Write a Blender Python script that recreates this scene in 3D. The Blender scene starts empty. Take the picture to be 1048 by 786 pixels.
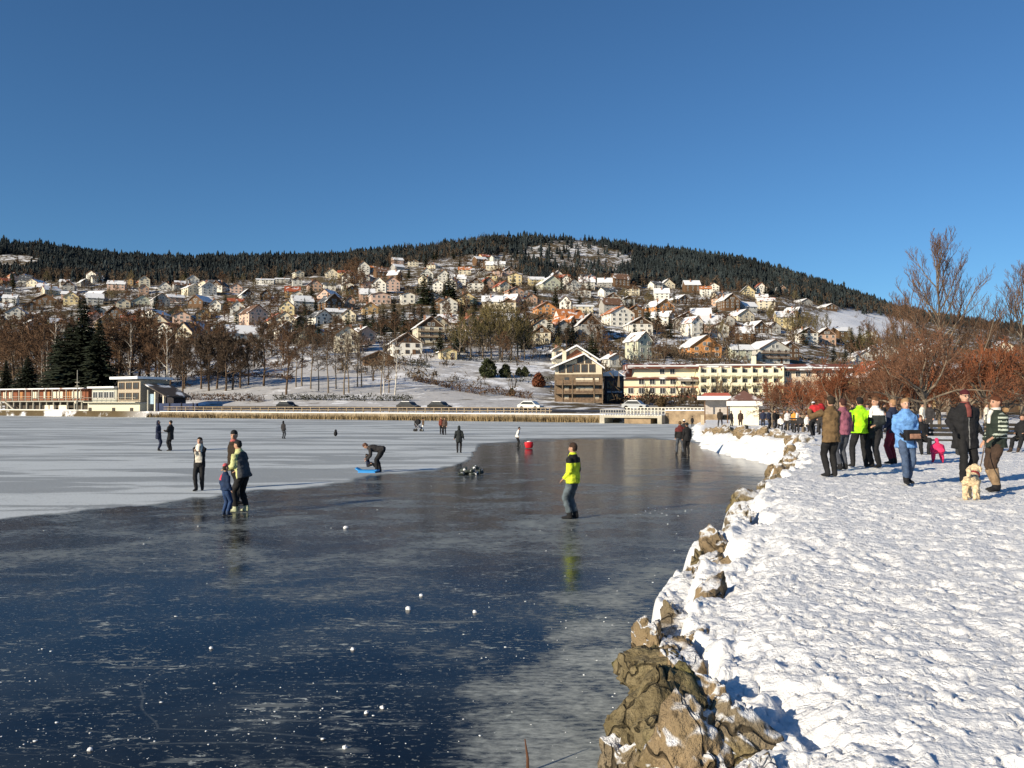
import bpy, bmesh, math, random
import numpy as np
from mathutils import Vector, Matrix, noise as mnoise
R = math.radians
rng = random.Random(7)
nrg = np.random.default_rng(11)
SC = bpy.context.scene
COL = SC.collection

# ------------------------------------------------------------------ camera, sky, sun, exposure
CAMZ = 2.70                      # eye above the ice (ice = 0)
F, CX, CY, HOR = 860.0, 524.0, 393.0, 413.0
PITCH = math.atan((HOR - CY) / F)
cam = bpy.data.objects.new('camera', bpy.data.cameras.new('camera'))
COL.objects.link(cam)
cam.location = (0, 0, CAMZ)
cam.rotation_euler = (math.pi / 2 + PITCH, 0, 0)
cam.data.sensor_width = 36.0
cam.data.lens = F / 1048.0 * 36.0
cam.data.clip_start = 0.05
cam.data.clip_end = 8000
SC.camera = cam

SUN_EL = 20.0
SHX, SHY = 0.77, 0.64            # the way shadows fall on the ground
SUN_AZ = math.atan2(-SHX, -SHY)  # clockwise from +Y
world = bpy.data.worlds.new('World')
SC.world = world
world.use_nodes = True
wn = world.node_tree
wn.nodes.clear()
wo = wn.nodes.new('ShaderNodeOutputWorld')
wb = wn.nodes.new('ShaderNodeBackground')
sky = wn.nodes.new('ShaderNodeTexSky')
sky.sky_type = 'NISHITA'
sky.sun_disc = False
sky.sun_elevation = R(SUN_EL)
sky.sun_rotation = SUN_AZ % (2 * math.pi)
sky.altitude = 900
sky.air_density = 1.0
sky.dust_density = 0.15
sky.ozone_density = 4.5
wb.inputs['Strength'].default_value = 0.080
tint = wn.nodes.new('ShaderNodeMix'); tint.data_type = 'RGBA'; tint.blend_type = 'MULTIPLY'
tint.inputs[0].default_value = 1.0
tint.inputs[7].default_value = (0.63, 0.88, 1.0, 1)
wn.links.new(sky.outputs[0], tint.inputs[6])
wn.links.new(tint.outputs[2], wb.inputs['Color'])
wn.links.new(wb.outputs[0], wo.inputs['Surface'])

sun = bpy.data.objects.new('sun', bpy.data.lights.new('sun', 'SUN'))
COL.objects.link(sun)
sun.data.energy = 5.0
sun.data.angle = R(0.5)
sun.data.color = (1.0, 0.87, 0.66)
sd = Vector((SHX, SHY, -math.tan(R(SUN_EL)) * math.hypot(SHX, SHY)))
sun.rotation_euler = sd.to_track_quat('-Z', 'Y').to_euler()

SC.view_settings.view_transform = 'Standard'
SC.view_settings.look = 'None'
SC.view_settings.gamma = 1.0
SC.view_settings.use_curve_mapping = False
SC.view_settings.exposure = 0.42

# ------------------------------------------------------------------ picture <-> place
def ray(px, py):
    u, v = (px - CX) / F, (CY - py) / F
    return Vector((u, math.cos(PITCH) - math.sin(PITCH) * v, math.sin(PITCH) + math.cos(PITCH) * v))

def at(px, py, Y):
    r = ray(px, py)
    k = Y / r.y
    return Vector((r.x * k, Y, CAMZ + r.z * k))

def on_z(px, py, z=0.0):
    r = ray(px, py)
    k = (z - CAMZ) / r.z
    return Vector((r.x * k, r.y * k, z))

def proj(p):
    d = Vector(p) - Vector((0, 0, CAMZ))
    f = d.y * math.cos(PITCH) + d.z * math.sin(PITCH)
    up = -d.y * math.sin(PITCH) + d.z * math.cos(PITCH)
    return CX + F * d.x / f, CY - F * up / f

def sstep(a, b, x):
    t = np.clip((np.asarray(x, float) - a) / (b - a), 0, 1)
    return t * t * (3 - 2 * t)

def _hash(ix, iy, seed):
    h = (ix.astype(np.int64) * 374761393 + iy.astype(np.int64) * 668265263 + seed * 1442695041) & 0xFFFFFFFF
    h = ((h ^ (h >> 13)) * 1274126177) & 0xFFFFFFFF
    h = h ^ (h >> 16)
    return (h & 0xFFFFFF) / float(0xFFFFFF)

def vnoise(x, y, seed=0):
    x = np.asarray(x, float); y = np.asarray(y, float)
    ix = np.floor(x); iy = np.floor(y)
    fx = x - ix; fy = y - iy
    fx = fx * fx * fx * (fx * (6 * fx - 15) + 10); fy = fy * fy * fy * (fy * (6 * fy - 15) + 10)
    a = _hash(ix, iy, seed); b = _hash(ix + 1, iy, seed)
    c = _hash(ix, iy + 1, seed); d = _hash(ix + 1, iy + 1, seed)
    return (a * (1 - fx) + b * fx) * (1 - fy) + (c * (1 - fx) + d * fx) * fy

def fbm(x, y, seed=0, oct=4, gain=0.5):
    t = 0; a = 1.0; s = 0
    for i in range(oct):
        ca, sa = math.cos(i * 0.7), math.sin(i * 0.7)
        t = t + a * vnoise((x * ca - y * sa) * 2 ** i, (x * sa + y * ca) * 2 ** i, seed + i)
        s += a; a *= gain
    return t / s

# ------------------------------------------------------------------ materials
MATS = {}
def nd(nt, kind, **kw):
    n = nt.nodes.new(kind)
    for k, v in kw.items():
        setattr(n, k, v)
    return n

def newmat(key):
    m = bpy.data.materials.new(key)
    m.use_nodes = True
    nt = m.node_tree
    b = nt.nodes['Principled BSDF']
    MATS[key] = m
    return m, nt, b

def mixc(nt, fac, a, b):
    n = nd(nt, 'ShaderNodeMix', data_type='RGBA')
    if isinstance(fac, (int, float)): n.inputs[0].default_value = fac
    else: nt.links.new(fac, n.inputs[0])
    for i, v in ((6, a), (7, b)):
        if isinstance(v, tuple): n.inputs[i].default_value = (*v[:3], 1)
        else: nt.links.new(v, n.inputs[i])
    return n.outputs[2]

def ramp(nt, src, lo, hi, a=0.0, b=1.0):
    n = nd(nt, 'ShaderNodeMapRange', interpolation_type='SMOOTHSTEP')
    nt.links.new(src, n.inputs[0])
    for i, v in enumerate((lo, hi, a, b)): n.inputs[1 + i].default_value = v
    return n.outputs[0]

def noise_n(nt, scale, detail=4, rough=0.55, coord='Object', stretch=None, dist=0.0):
    tc = nd(nt, 'ShaderNodeTexCoord')
    src = tc.outputs[coord]
    if stretch:
        mp = nd(nt, 'ShaderNodeMapping')
        mp.inputs['Scale'].default_value = stretch
        nt.links.new(src, mp.inputs['Vector']); src = mp.outputs[0]
    n = nd(nt, 'ShaderNodeTexNoise')
    n.inputs['Scale'].default_value = scale
    n.inputs['Detail'].default_value = detail
    n.inputs['Roughness'].default_value = rough
    n.inputs['Distortion'].default_value = dist
    nt.links.new(src, n.inputs['Vector'])
    return n.outputs[0]

def math_n(nt, op, a, b=None):
    n = nd(nt, 'ShaderNodeMath', operation=op)
    for i, v in enumerate((a, b)):
        if v is None: continue
        if isinstance(v, (int, float)): n.inputs[i].default_value = v
        else: nt.links.new(v, n.inputs[i])
    return n.outputs[0]

def bump_n(nt, b, h, strength=0.3, dist=0.02):
    n = nd(nt, 'ShaderNodeBump')
    n.inputs['Strength'].default_value = strength
    n.inputs['Distance'].default_value = dist
    nt.links.new(h, n.inputs['Height'])
    nt.links.new(n.outputs[0], b.inputs['Normal'])

def M(key, col=None, rough=0.8, var=0.18, scale=4.0, bump=0.0, metal=0.0, bscale=None):
    """a plain procedural material: base colour broken up by noise"""
    if key in MATS: return MATS[key]
    m, nt, b = newmat(key)
    n = noise_n(nt, scale)
    f = ramp(nt, n, 0.3, 0.7)
    lo = tuple(c * (1 - var) for c in col); hi = tuple(min(1, c * (1 + var)) for c in col)
    nt.links.new(mixc(nt, f, lo, hi), b.inputs['Base Color'])
    b.inputs['Roughness'].default_value = rough
    b.inputs['Metallic'].default_value = metal
    b.inputs['Specular IOR Level'].default_value = 0.3
    if bump:
        bump_n(nt, b, noise_n(nt, bscale or scale * 4), bump, 0.02)
    return m

def MR(key, tile, snow):
    """roof: tiles or slates under a more or less broken sheet of snow"""
    if key in MATS: return MATS[key]
    m, nt, b = newmat(key)
    n = noise_n(nt, 0.32, 5, 0.6)
    f = ramp(nt, n, 0.62 - 0.35 * snow - 0.05, 0.62 - 0.35 * snow + 0.06)
    w = noise_n(nt, 3.0, 2)
    t = mixc(nt, w, tuple(c * 0.75 for c in tile), tuple(c * 1.2 for c in tile))
    nt.links.new(mixc(nt, f, t, (0.80, 0.81, 0.83)), b.inputs['Base Color'])
    b.inputs['Roughness'].default_value = 0.75
    b.inputs['Specular IOR Level'].default_value = 0.2
    return m

# ------------------------------------------------------------------ mesh helpers
class MB:
    def __init__(s): s.v = []; s.f = []; s.m = []
    def add(s, vs, fs, mi=0):
        o = len(s.v)
        s.v += [tuple(v) for v in vs]
        s.f += [tuple(i + o for i in f) for f in fs]
        s.m += [mi] * len(fs)
        return s
    def box(s, c, d, mi=0, rot=None):
        x, y, z = d[0] / 2, d[1] / 2, d[2] / 2
        vs = [Vector(p) for p in ((-x,-y,-z),(x,-y,-z),(x,y,-z),(-x,y,-z),(-x,-y,z),(x,-y,z),(x,y,z),(-x,y,z))]
        if rot is not None: vs = [rot @ v for v in vs]
        c = Vector(c)
        return s.add([v + c for v in vs], [(0,3,2,1),(4,5,6,7),(0,1,5,4),(1,2,6,5),(2,3,7,6),(3,0,4,7)], mi)
    def beam(s, a, b, w, h=None, mi=0):
        a, b = Vector(a), Vector(b); h = h or w
        d = b - a; L = d.length
        q = d.to_track_quat('X', 'Z').to_matrix()
        return s.box((a + b) / 2, (L, w, h), mi, q)
    def prism(s, poly, y0, y1, mi=0):
        """closed polygon in the x-z plane pushed from y0 to y1"""
        n = len(poly)
        vs = [(p[0], y0, p[1]) for p in poly] + [(p[0], y1, p[1]) for p in poly]
        fs = [tuple(range(n)), tuple(range(2 * n - 1, n - 1, -1))]
        fs += [(i, i + n, (i + 1) % n + n, (i + 1) % n) for i in range(n)]
        return s.add(vs, fs, mi)
    def loft(s, pts, rad, side=(1, 0, 0), n=12, mi=0):
        pts = [Vector(p) for p in pts]; side = Vector(side)
        rings = []
        for i, p in enumerate(pts):
            t = (pts[min(i + 1, len(pts) - 1)] - pts[max(i - 1, 0)]).normalized()
            a = side - t * side.dot(t)
            if a.length < 1e-3: a = Vector((0, 1, 0)) - t * t.y
            a.normalize(); b = t.cross(a)
            r = rad[i]
            rx, ry = (r, r) if isinstance(r, (int, float)) else r
            rings.append([p + a * (rx * math.cos(2 * math.pi * k / n)) + b * (ry * math.sin(2 * math.pi * k / n)) for k in range(n)])
        vs = [v for r in rings for v in r]
        fs = []
        for i in range(len(pts) - 1):
            for k in range(n):
                k2 = (k + 1) % n
                fs.append((i * n + k, i * n + k2, (i + 1) * n + k2, (i + 1) * n + k))
        fs.append(tuple(range(n - 1, -1, -1)))
        fs.append(tuple((len(pts) - 1) * n + k for k in range(n)))
        return s.add(vs, fs, mi)
    def ball(s, c, r, n=10, mi=0):
        c = Vector(c); r = (r, r, r) if isinstance(r, (int, float)) else r
        ks = range(1, 7)
        return s.loft([c + Vector((0, 0, -r[2] * math.cos(math.pi * (k + 0.15) / 7.3))) for k in range(0, 8)],
                      [(max(1e-4, r[0] * math.sin(math.pi * (k + 0.15) / 7.3)), max(1e-4, r[1] * math.sin(math.pi * (k + 0.15) / 7.3))) for k in range(0, 8)], (1, 0, 0), n, mi)
    def mesh(s, name, mats, smooth=False):
        me = bpy.data.meshes.new(name)
        me.from_pydata(s.v, [], s.f)
        for m in mats: me.materials.append(m)
        me.polygons.foreach_set('material_index', s.m)
        if smooth: me.polygons.foreach_set('use_smooth', [True] * len(s.f))
        me.update()
        return me
    def build(s, name, mats, parent=None, smooth=False):
        if not isinstance(mats, (list, tuple)): mats = [mats]
        return link(name, s.mesh(name, mats, smooth), parent)

def link(name, data, parent=None, loc=None, rotz=None):
    o = bpy.data.objects.new(name, data)
    COL.objects.link(o)
    if parent is not None: o.parent = parent
    if loc is not None: o.location = loc
    if rotz is not None: o.rotation_euler = (0, 0, rotz)
    return o

def npmesh(name, v, f, mats, smooth=False, mi=None):
    """v (n,3); f (m,3) or (m,4)"""
    v = np.asarray(v, np.float32); f = np.asarray(f, np.int32)
    me = bpy.data.meshes.new(name)
    me.vertices.add(len(v)); me.vertices.foreach_set('co', v.ravel())
    k = f.shape[1]
    me.loops.add(f.size); me.loops.foreach_set('vertex_index', f.ravel())
    me.polygons.add(len(f)); me.polygons.foreach_set('loop_start', np.arange(0, f.size, k, dtype=np.int32))
    for m in mats: me.materials.append(m)
    if smooth: me.polygons.foreach_set('use_smooth', np.ones(len(f), bool))
    if mi is not None: me.polygons.foreach_set('material_index', np.asarray(mi, np.int32))
    me.update(calc_edges=True); me.validate()
    return me

def tag(o, label, cat, group=None):
    o['label'] = label; o['category'] = cat
    if group: o['group'] = group
    return o

def thing(name, label, cat, loc=(0, 0, 0), rotz=0.0, group=None):
    o = link(name, None, None, loc, rotz)
    o.empty_display_size = 0.3
    return tag(o, label, cat, group)

def structure(o): o['kind'] = 'structure'; return o
def stuff(o): o['kind'] = 'stuff'; return o

ORD = ['leftmost', 'second from left', 'third from left', 'fourth from left', 'fifth from left', 'sixth from left', 'seventh from left',
       'eighth from left', 'ninth from left', 'tenth from left', 'eleventh from left', 'twelfth from left', 'thirteenth from left',
       'fourteenth from left', 'fifteenth from left', 'sixteenth from left', 'seventeenth from left', 'eighteenth from left']
# ------------------------------------------------------------------ the hillside
PXN = np.array([-300, 0, 150, 300, 450, 560, 650, 750, 850, 920, 1048, 1350], float)
UN = np.array([0, 14, 40, 90, 160, 260, 400, 600, 800, 1000], float)
YI = np.array([
    [408, 408, 406, 405, 408, 413, 416, 417, 417, 417, 417, 417],
    [395, 395, 385, 383, 388, 402, 413, 414, 415, 414, 414, 414],
    [370, 368, 358, 358, 358, 365, 372, 380, 395, 402, 405, 405],
    [338, 338, 335, 335, 335, 337, 345, 350, 368, 382, 388, 390],
    [312, 312, 312, 310, 306, 306, 315, 320, 343, 358, 370, 375],
    [288, 290, 290, 287, 280, 283, 292, 298, 318, 338, 355, 360],
    [268, 271, 274, 270, 264, 264, 272, 280, 302, 324, 343, 350]], float)
RX = np.array([-300, 0, 50, 100, 150, 200, 300, 350, 400, 450, 480, 500, 550, 600, 650, 700, 750, 800, 850, 880, 910, 960, 1048, 1350], float)
RY = np.array([244, 247, 252, 260, 264, 266, 265, 263, 258, 253, 248, 244, 243, 245, 252, 258, 266, 277, 292, 303, 315, 327, 338, 350], float)

def shoreY(px): return 126.0 / (1 + 0.55 * (np.asarray(px, float) - 524) / 860)

def terr(x, y):
    """height of the far bank and the hill over (x, y)"""
    x = np.asarray(x, float); y = np.asarray(y, float)
    px = np.clip(524 + 860 * x / np.maximum(y, 1), -300, 1350)
    u = y - shoreY(px)
    rows = [np.interp(px, PXN, r) for r in YI] + [np.interp(px, RX, RY)]
    sy = shoreY(px)
    zs = [np.full(px.shape, 1.15), np.full(px.shape, 1.25)]
    for uu, r in zip(UN[2:], rows):
        zs.append(CAMZ + (HOR - r) / F * (sy + uu))
    z = zs[0] + (zs[1] - zs[0]) * np.clip(u / 14, 0, 1)
    for i in range(1, len(UN) - 1):
        t = np.clip((u - UN[i]) / (UN[i + 1] - UN[i]), 0, 1)
        z = np.where(u > UN[i], zs[i] + (zs[i + 1] - zs[i]) * t, z)
    z = np.where(u > 1000, zs[-1] - (u - 1000) * 0.32, z)
    k = sstep(30, 250, u) * (1 - 0.5 * sstep(900, 1000, u))
    return z + k * ((fbm(x / 60, y / 60, 5, 3) - 0.5) * 6.0 + (fbm(x / 14, y / 14, 9, 2) - 0.5) * 1.6)

def tz(x, y): return float(terr(x, y))

def on_hill(px, py):
    """where the line of sight through a picture point meets the hill"""
    r = ray(px, py)
    Y = (float(shoreY(px)) + 1) * 1.006 ** np.arange(400)
    k = Y / r.y
    d = (CAMZ + r.z * k) - terr(r.x * k, Y)
    hit = np.where(d <= 0)[0]
    i = int(hit[0]) if len(hit) else int(np.argmin(np.where(Y < 1300, d, 1e9)))
    Yh = float(Y[i])
    if i > 0 and d[i] <= 0: Yh = float(Y[i - 1] + (Y[i] - Y[i - 1]) * d[i - 1] / (d[i - 1] - d[i]))
    k = Yh / r.y
    return Vector((r.x * k, Yh, tz(r.x * k, Yh)))

FX = np.array([-300, 0, 100, 200, 300, 350, 400, 450, 500, 550, 600, 650, 700, 750, 800, 850, 880, 920, 1048, 1350], float)
FYV = np.array([284, 284, 287, 289, 282, 278, 270, 262, 262, 286, 286, 291, 294, 296, 301, 310, 316, 324, 340, 350], float)
def wooded(px, py):
    """how much of the forest grows at a picture height on the slope (1 inside, 0 outside)"""
    line = np.interp(px, FX, FYV)
    w = sstep(-5, 3, line - py)
    clear = sstep(1.25, 0.8, np.hypot((px - 592) / 62, (py - 264) / 17 + (px - 592) / 58 * -0.25))
    clear2 = sstep(1.2, 0.8, np.hypot((px - 5) / 36, (py - 268) / 8))
    clear3 = sstep(1.2, 0.8, np.hypot((px - 500) / 45, (py - 268) / 9))
    return w * (1 - 0.92 * clear) * (1 - clear2) * (1 - 0.8 * clear3)

def build_hill():
    # columns by bearing, rows by distance behind the shore
    pxs = np.arange(-300, 1351, 5.0)
    us = np.concatenate([[-0.4, 0.0], np.geomspace(1.5, 1000, 190), np.linspace(1015, 1700, 16)])
    P, U = np.meshgrid(pxs, us)
    Y = shoreY(P) + U
    X = (P - 524) / 860 * Y
    Z = terr(X, Y)
    Z[0] = -0.6
    v = np.stack([X, Y, Z], -1).reshape(-1, 3)
    nr, nc = P.shape
    i = np.arange(nr * nc).reshape(nr, nc)
    f = np.stack([i[:-1, :-1], i[:-1, 1:], i[1:, 1:], i[1:, :-1]], -1).reshape(-1, 4)
    m, nt, b = newmat('hill_ground')
    a1 = noise_n(nt, 0.045, 6, 0.62)
    a2 = noise_n(nt, 0.22, 5, 0.65)
    at1 = nd(nt, 'ShaderNodeAttribute', attribute_name='wood')
    s = math_n(nt, 'ADD', math_n(nt, 'MULTIPLY', a1, 0.45), math_n(nt, 'MULTIPLY', a2, 0.55))
    sn = ramp(nt, s, 0.49, 0.57)
    fld = nd(nt, 'ShaderNodeAttribute', attribute_name='field')
    sn = math_n(nt, 'MAXIMUM', sn, math_n(nt, 'MULTIPLY', fld.outputs['Fac'], ramp(nt, a2, 0.30, 0.42, 0.2, 1.0)))
    ground = mixc(nt, noise_n(nt, 0.3, 3), (0.075, 0.055, 0.032), (0.13, 0.10, 0.055))
    c = mixc(nt, sn, ground, (0.80, 0.81, 0.84))
    c = mixc(nt, at1.outputs['Fac'], c, (0.035, 0.028, 0.018))
    nt.links.new(c, b.inputs['Base Color'])
    b.inputs['Roughness'].default_value = 0.9
    b.inputs['Specular IOR Level'].default_value = 0.1
    bump_n(nt, b, a2, 0.6, 0.6)
    me = npmesh('hillside', v, f, [m], True)
    w = np.array([0.0] * len(v))
    d = v - np.array([0, 0, CAMZ])
    ppx = 524 + 860 * d[:, 0] / d[:, 1]; ppy = HOR - 860 * d[:, 2] / d[:, 1]
    w = wooded(ppx, ppy) * 0.92
    w[(Y.ravel() - shoreY(P.ravel())) > 1000] = 0.9
    at_ = me.attributes.new('wood', 'FLOAT', 'POINT'); at_.data.foreach_set('value', w.astype(np.float32))
    fl = np.maximum(sstep(1.25, .85, np.hypot((ppx - 885) / 48, (ppy - 331) / 15)), 0.9 * sstep(120, 160, ppx) * sstep(575, 540, ppx) * sstep(352, 360, ppy) * 0.62)
    at2 = me.attributes.new('field', 'FLOAT', 'POINT'); at2.data.foreach_set('value', fl.astype(np.float32))
    structure(link('hillside', me))
build_hill()

# ------------------------------------------------------------------ the near bank
EDGE = np.array([(-7, -14), (-3.4, -5), (-1.1, -0.8), (-0.1, 1.0), (0.48, 3.2), (0.72, 5.0), (0.92, 6.2), (1.38, 7.8), (1.95, 9.9), (2.95, 12.5), (4.2, 15.8), (5.5, 19.0),
                 (6.8, 22), (8.1, 25.6), (9.8, 30.2), (10.9, 34.5), (10.9, 38), (10.5, 43), (10.8, 50.5), (12.6, 61), (16, 76), (20, 95), (25.5, 114), (30, 125)], float)

def edge_dist(x, y):
    """signed distance to the waterline, positive on land, and the arc length along it"""
    x = np.asarray(x, float); y = np.asarray(y, float)
    best = np.full(x.shape, 1e9); sg = np.ones(x.shape); arc = np.zeros(x.shape); acc = 0
    for (x0, y0), (x1, y1) in zip(EDGE[:-1], EDGE[1:]):
        dx, dy = x1 - x0, y1 - y0; L2 = dx * dx + dy * dy
        t = np.clip(((x - x0) * dx + (y - y0) * dy) / L2, 0, 1)
        ex = x - x0 - t * dx; ey = y - y0 - t * dy
        d = np.hypot(ex, ey)
        cr = dx * (y - y0) - dy * (x - x0)
        hit = d < best
        best = np.where(hit, d, best); sg = np.where(hit, np.where(cr < 0, 1.0, -1.0), sg)
        arc = np.where(hit, acc + t * math.sqrt(L2), arc)
        acc += math.sqrt(L2)
    return best * sg, arc

def rampw(y):
    return np.interp(y, [0, 28, 33, 38, 58, 66, 80, 120], [0.55, 0.55, 0.9, 2.0, 2.2, 1.4, 1.2, 1.2])

def bank_z(x, y, fine=True):
    x = np.asarray(x, float); y = np.asarray(y, float)
    s, arc = edge_dist(x, y)
    s = s + (fbm(x * 1.3, y * 1.3, 3, 3) - 0.5) * np.where(y < 30, 0.45, 1.0)
    top = 1.12 - 0.10 * sstep(14, 7, y) - 0.58 * sstep(40, 68, y) * (1 - sstep(32, 55, x)) + (fbm(x / 7, y / 7, 4, 2) - 0.5) * 0.16
    w = rampw(y)
    s = s - np.where(y < 30, -0.20 + 0.36 * sstep(8.5, 5.5, y) + 0.30 * sstep(6, 9, y) * sstep(0.42, 0.62, fbm(x * 1.1 + 5, y * 0.9, 25, 2)), 0.0)
    core = np.where(y < 30, -0.35 + 1.1 * sstep(-0.10, 0.30, s + 0.12), -0.35)
    z = np.maximum(core, -0.35 + (top + 0.35) * sstep(0, 1, s / np.where(y < 30, 0.50 + 0.25 * sstep(7, 11, y), w))) 
    z = z - 0.12 * np.exp(-((s - 0.78 + 0.25 * sstep(10, 5, y)) / 0.30) ** 2) * sstep(18, 10, y)
    heap = np.exp(-((s - w * 0.9) / 0.42) ** 2) * np.where(y < 9, 0.05, np.where(y < 33, 0.14, 0.05)) * sstep(0.42, 0.66, fbm(x * 1.6, y * 1.6, 21, 3)) * np.where(y > 62, .4, 1)
    z = z + heap
    if fine:
        k = sstep(0.1, 0.8, s)
        b = (fbm(x * 3.4, y * 3.4, 31, 3) - 0.5) * 0.060
        r = np.abs(vnoise(x * 8.5 + fbm(x * 4, y * 4, 61, 2) * 2.5, y * 8.5, 41) - 0.5) * 2
        b = b - 0.05 * sstep(0.24, 0.0, r)
        c = fbm(x * 17, y * 17, 51, 3, 0.65)
        b = b + (c - 0.5) * 0.060
        f1 = vnoise(x * 4.3 + 9, y * 3.6, 71)
        b = b - 0.075 * sstep(0.70, 0.86, f1)
        lump = vnoise(x * 9.3, y * 9.3, 81)
        b = b + 0.05 * sstep(0.76, 0.92, lump)
        z = z + b * 0.46 * (0.9 + 0.5 * np.exp(-((s - 0.3) / 0.5) ** 2))
    return z

def bz(x, y): return float(bank_z(x, y, False))

def on_bank(px, py):
    r = ray(px, py)
    Y = 4.0 * 1.003 ** np.arange(1150); k = Y / r.y
    hit = np.where(CAMZ + r.z * k <= bank_z(r.x * k, Y, False))[0]
    y = float(Y[hit[0]]) if len(hit) else 120.0
    return Vector((r.x * y / r.y, y, bz(r.x * y / r.y, y)))

def mat_snow():
    m, nt, b = newmat('trampled_snow')
    n1 = noise_n(nt, 2.0, 5, 0.6); n2 = noise_n(nt, 22, 5, 0.65); n3 = noise_n(nt, 7.0, 4, 0.6, dist=0.8)
    c = mixc(nt, ramp(nt, n1, 0.35, 0.7), (0.77, 0.78, 0.80), (0.84, 0.84, 0.84))
    dirt = ramp(nt, n3, 0.60, 0.76, 0.0, 0.40)
    c = mixc(nt, dirt, c, (0.42, 0.40, 0.37))
    nt.links.new(c, b.inputs['Base Color'])
    b.inputs['Roughness'].default_value = 0.7
    b.inputs['Specular IOR Level'].default_value = 0.25
    h = math_n(nt, 'ADD', math_n(nt, 'MULTIPLY', n2, 0.5), n3)
    bump_n(nt, b, h, 0.8, 0.045)
    return m

def build_bank():
    ms = mat_snow()
    a = np.linspace(-0.12, 1.35, 640)             # x / y
    ys = np.geomspace(3.2, 125, 860)
    A, Y = np.meshgrid(a, ys)
    X = A * Y
    Z = bank_z(X, Y)
    nr, nc = A.shape
    i = np.arange(nr * nc).reshape(nr, nc)
    f = np.stack([i[:-1, :-1], i[:-1, 1:], i[1:, 1:], i[1:, :-1]], -1).reshape(-1, 4)
    s, _ = edge_dist(X, Y); s = s.ravel()
    f = f[(s[f] > -1.2).any(1)]
    v = np.stack([X, Y, Z], -1).reshape(-1, 3)
    structure(link('snowy_bank', npmesh('snowy_bank', v, f, [ms], True)))
    # the path behind and beside the camera
    xs = np.arange(-10, 45, 0.4); y2 = np.arange(-16, 3.6, 0.4)
    X, Y = np.meshgrid(xs, y2)
    Z = bank_z(X, Y, False) - 0.03
    nr, nc = X.shape; i = np.arange(nr * nc).reshape(nr, nc)
    f = np.stack([i[:-1, :-1], i[:-1, 1:], i[1:, 1:], i[1:, :-1]], -1).reshape(-1, 4)
    s, _ = edge_dist(X, Y); s = s.ravel(); f = f[(s[f] > -1.2).any(1)]
    structure(link('snowy_path', npmesh('snowy_path', np.stack([X, Y, Z], -1).reshape(-1, 3), f, [ms], True)))
build_bank()

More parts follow.
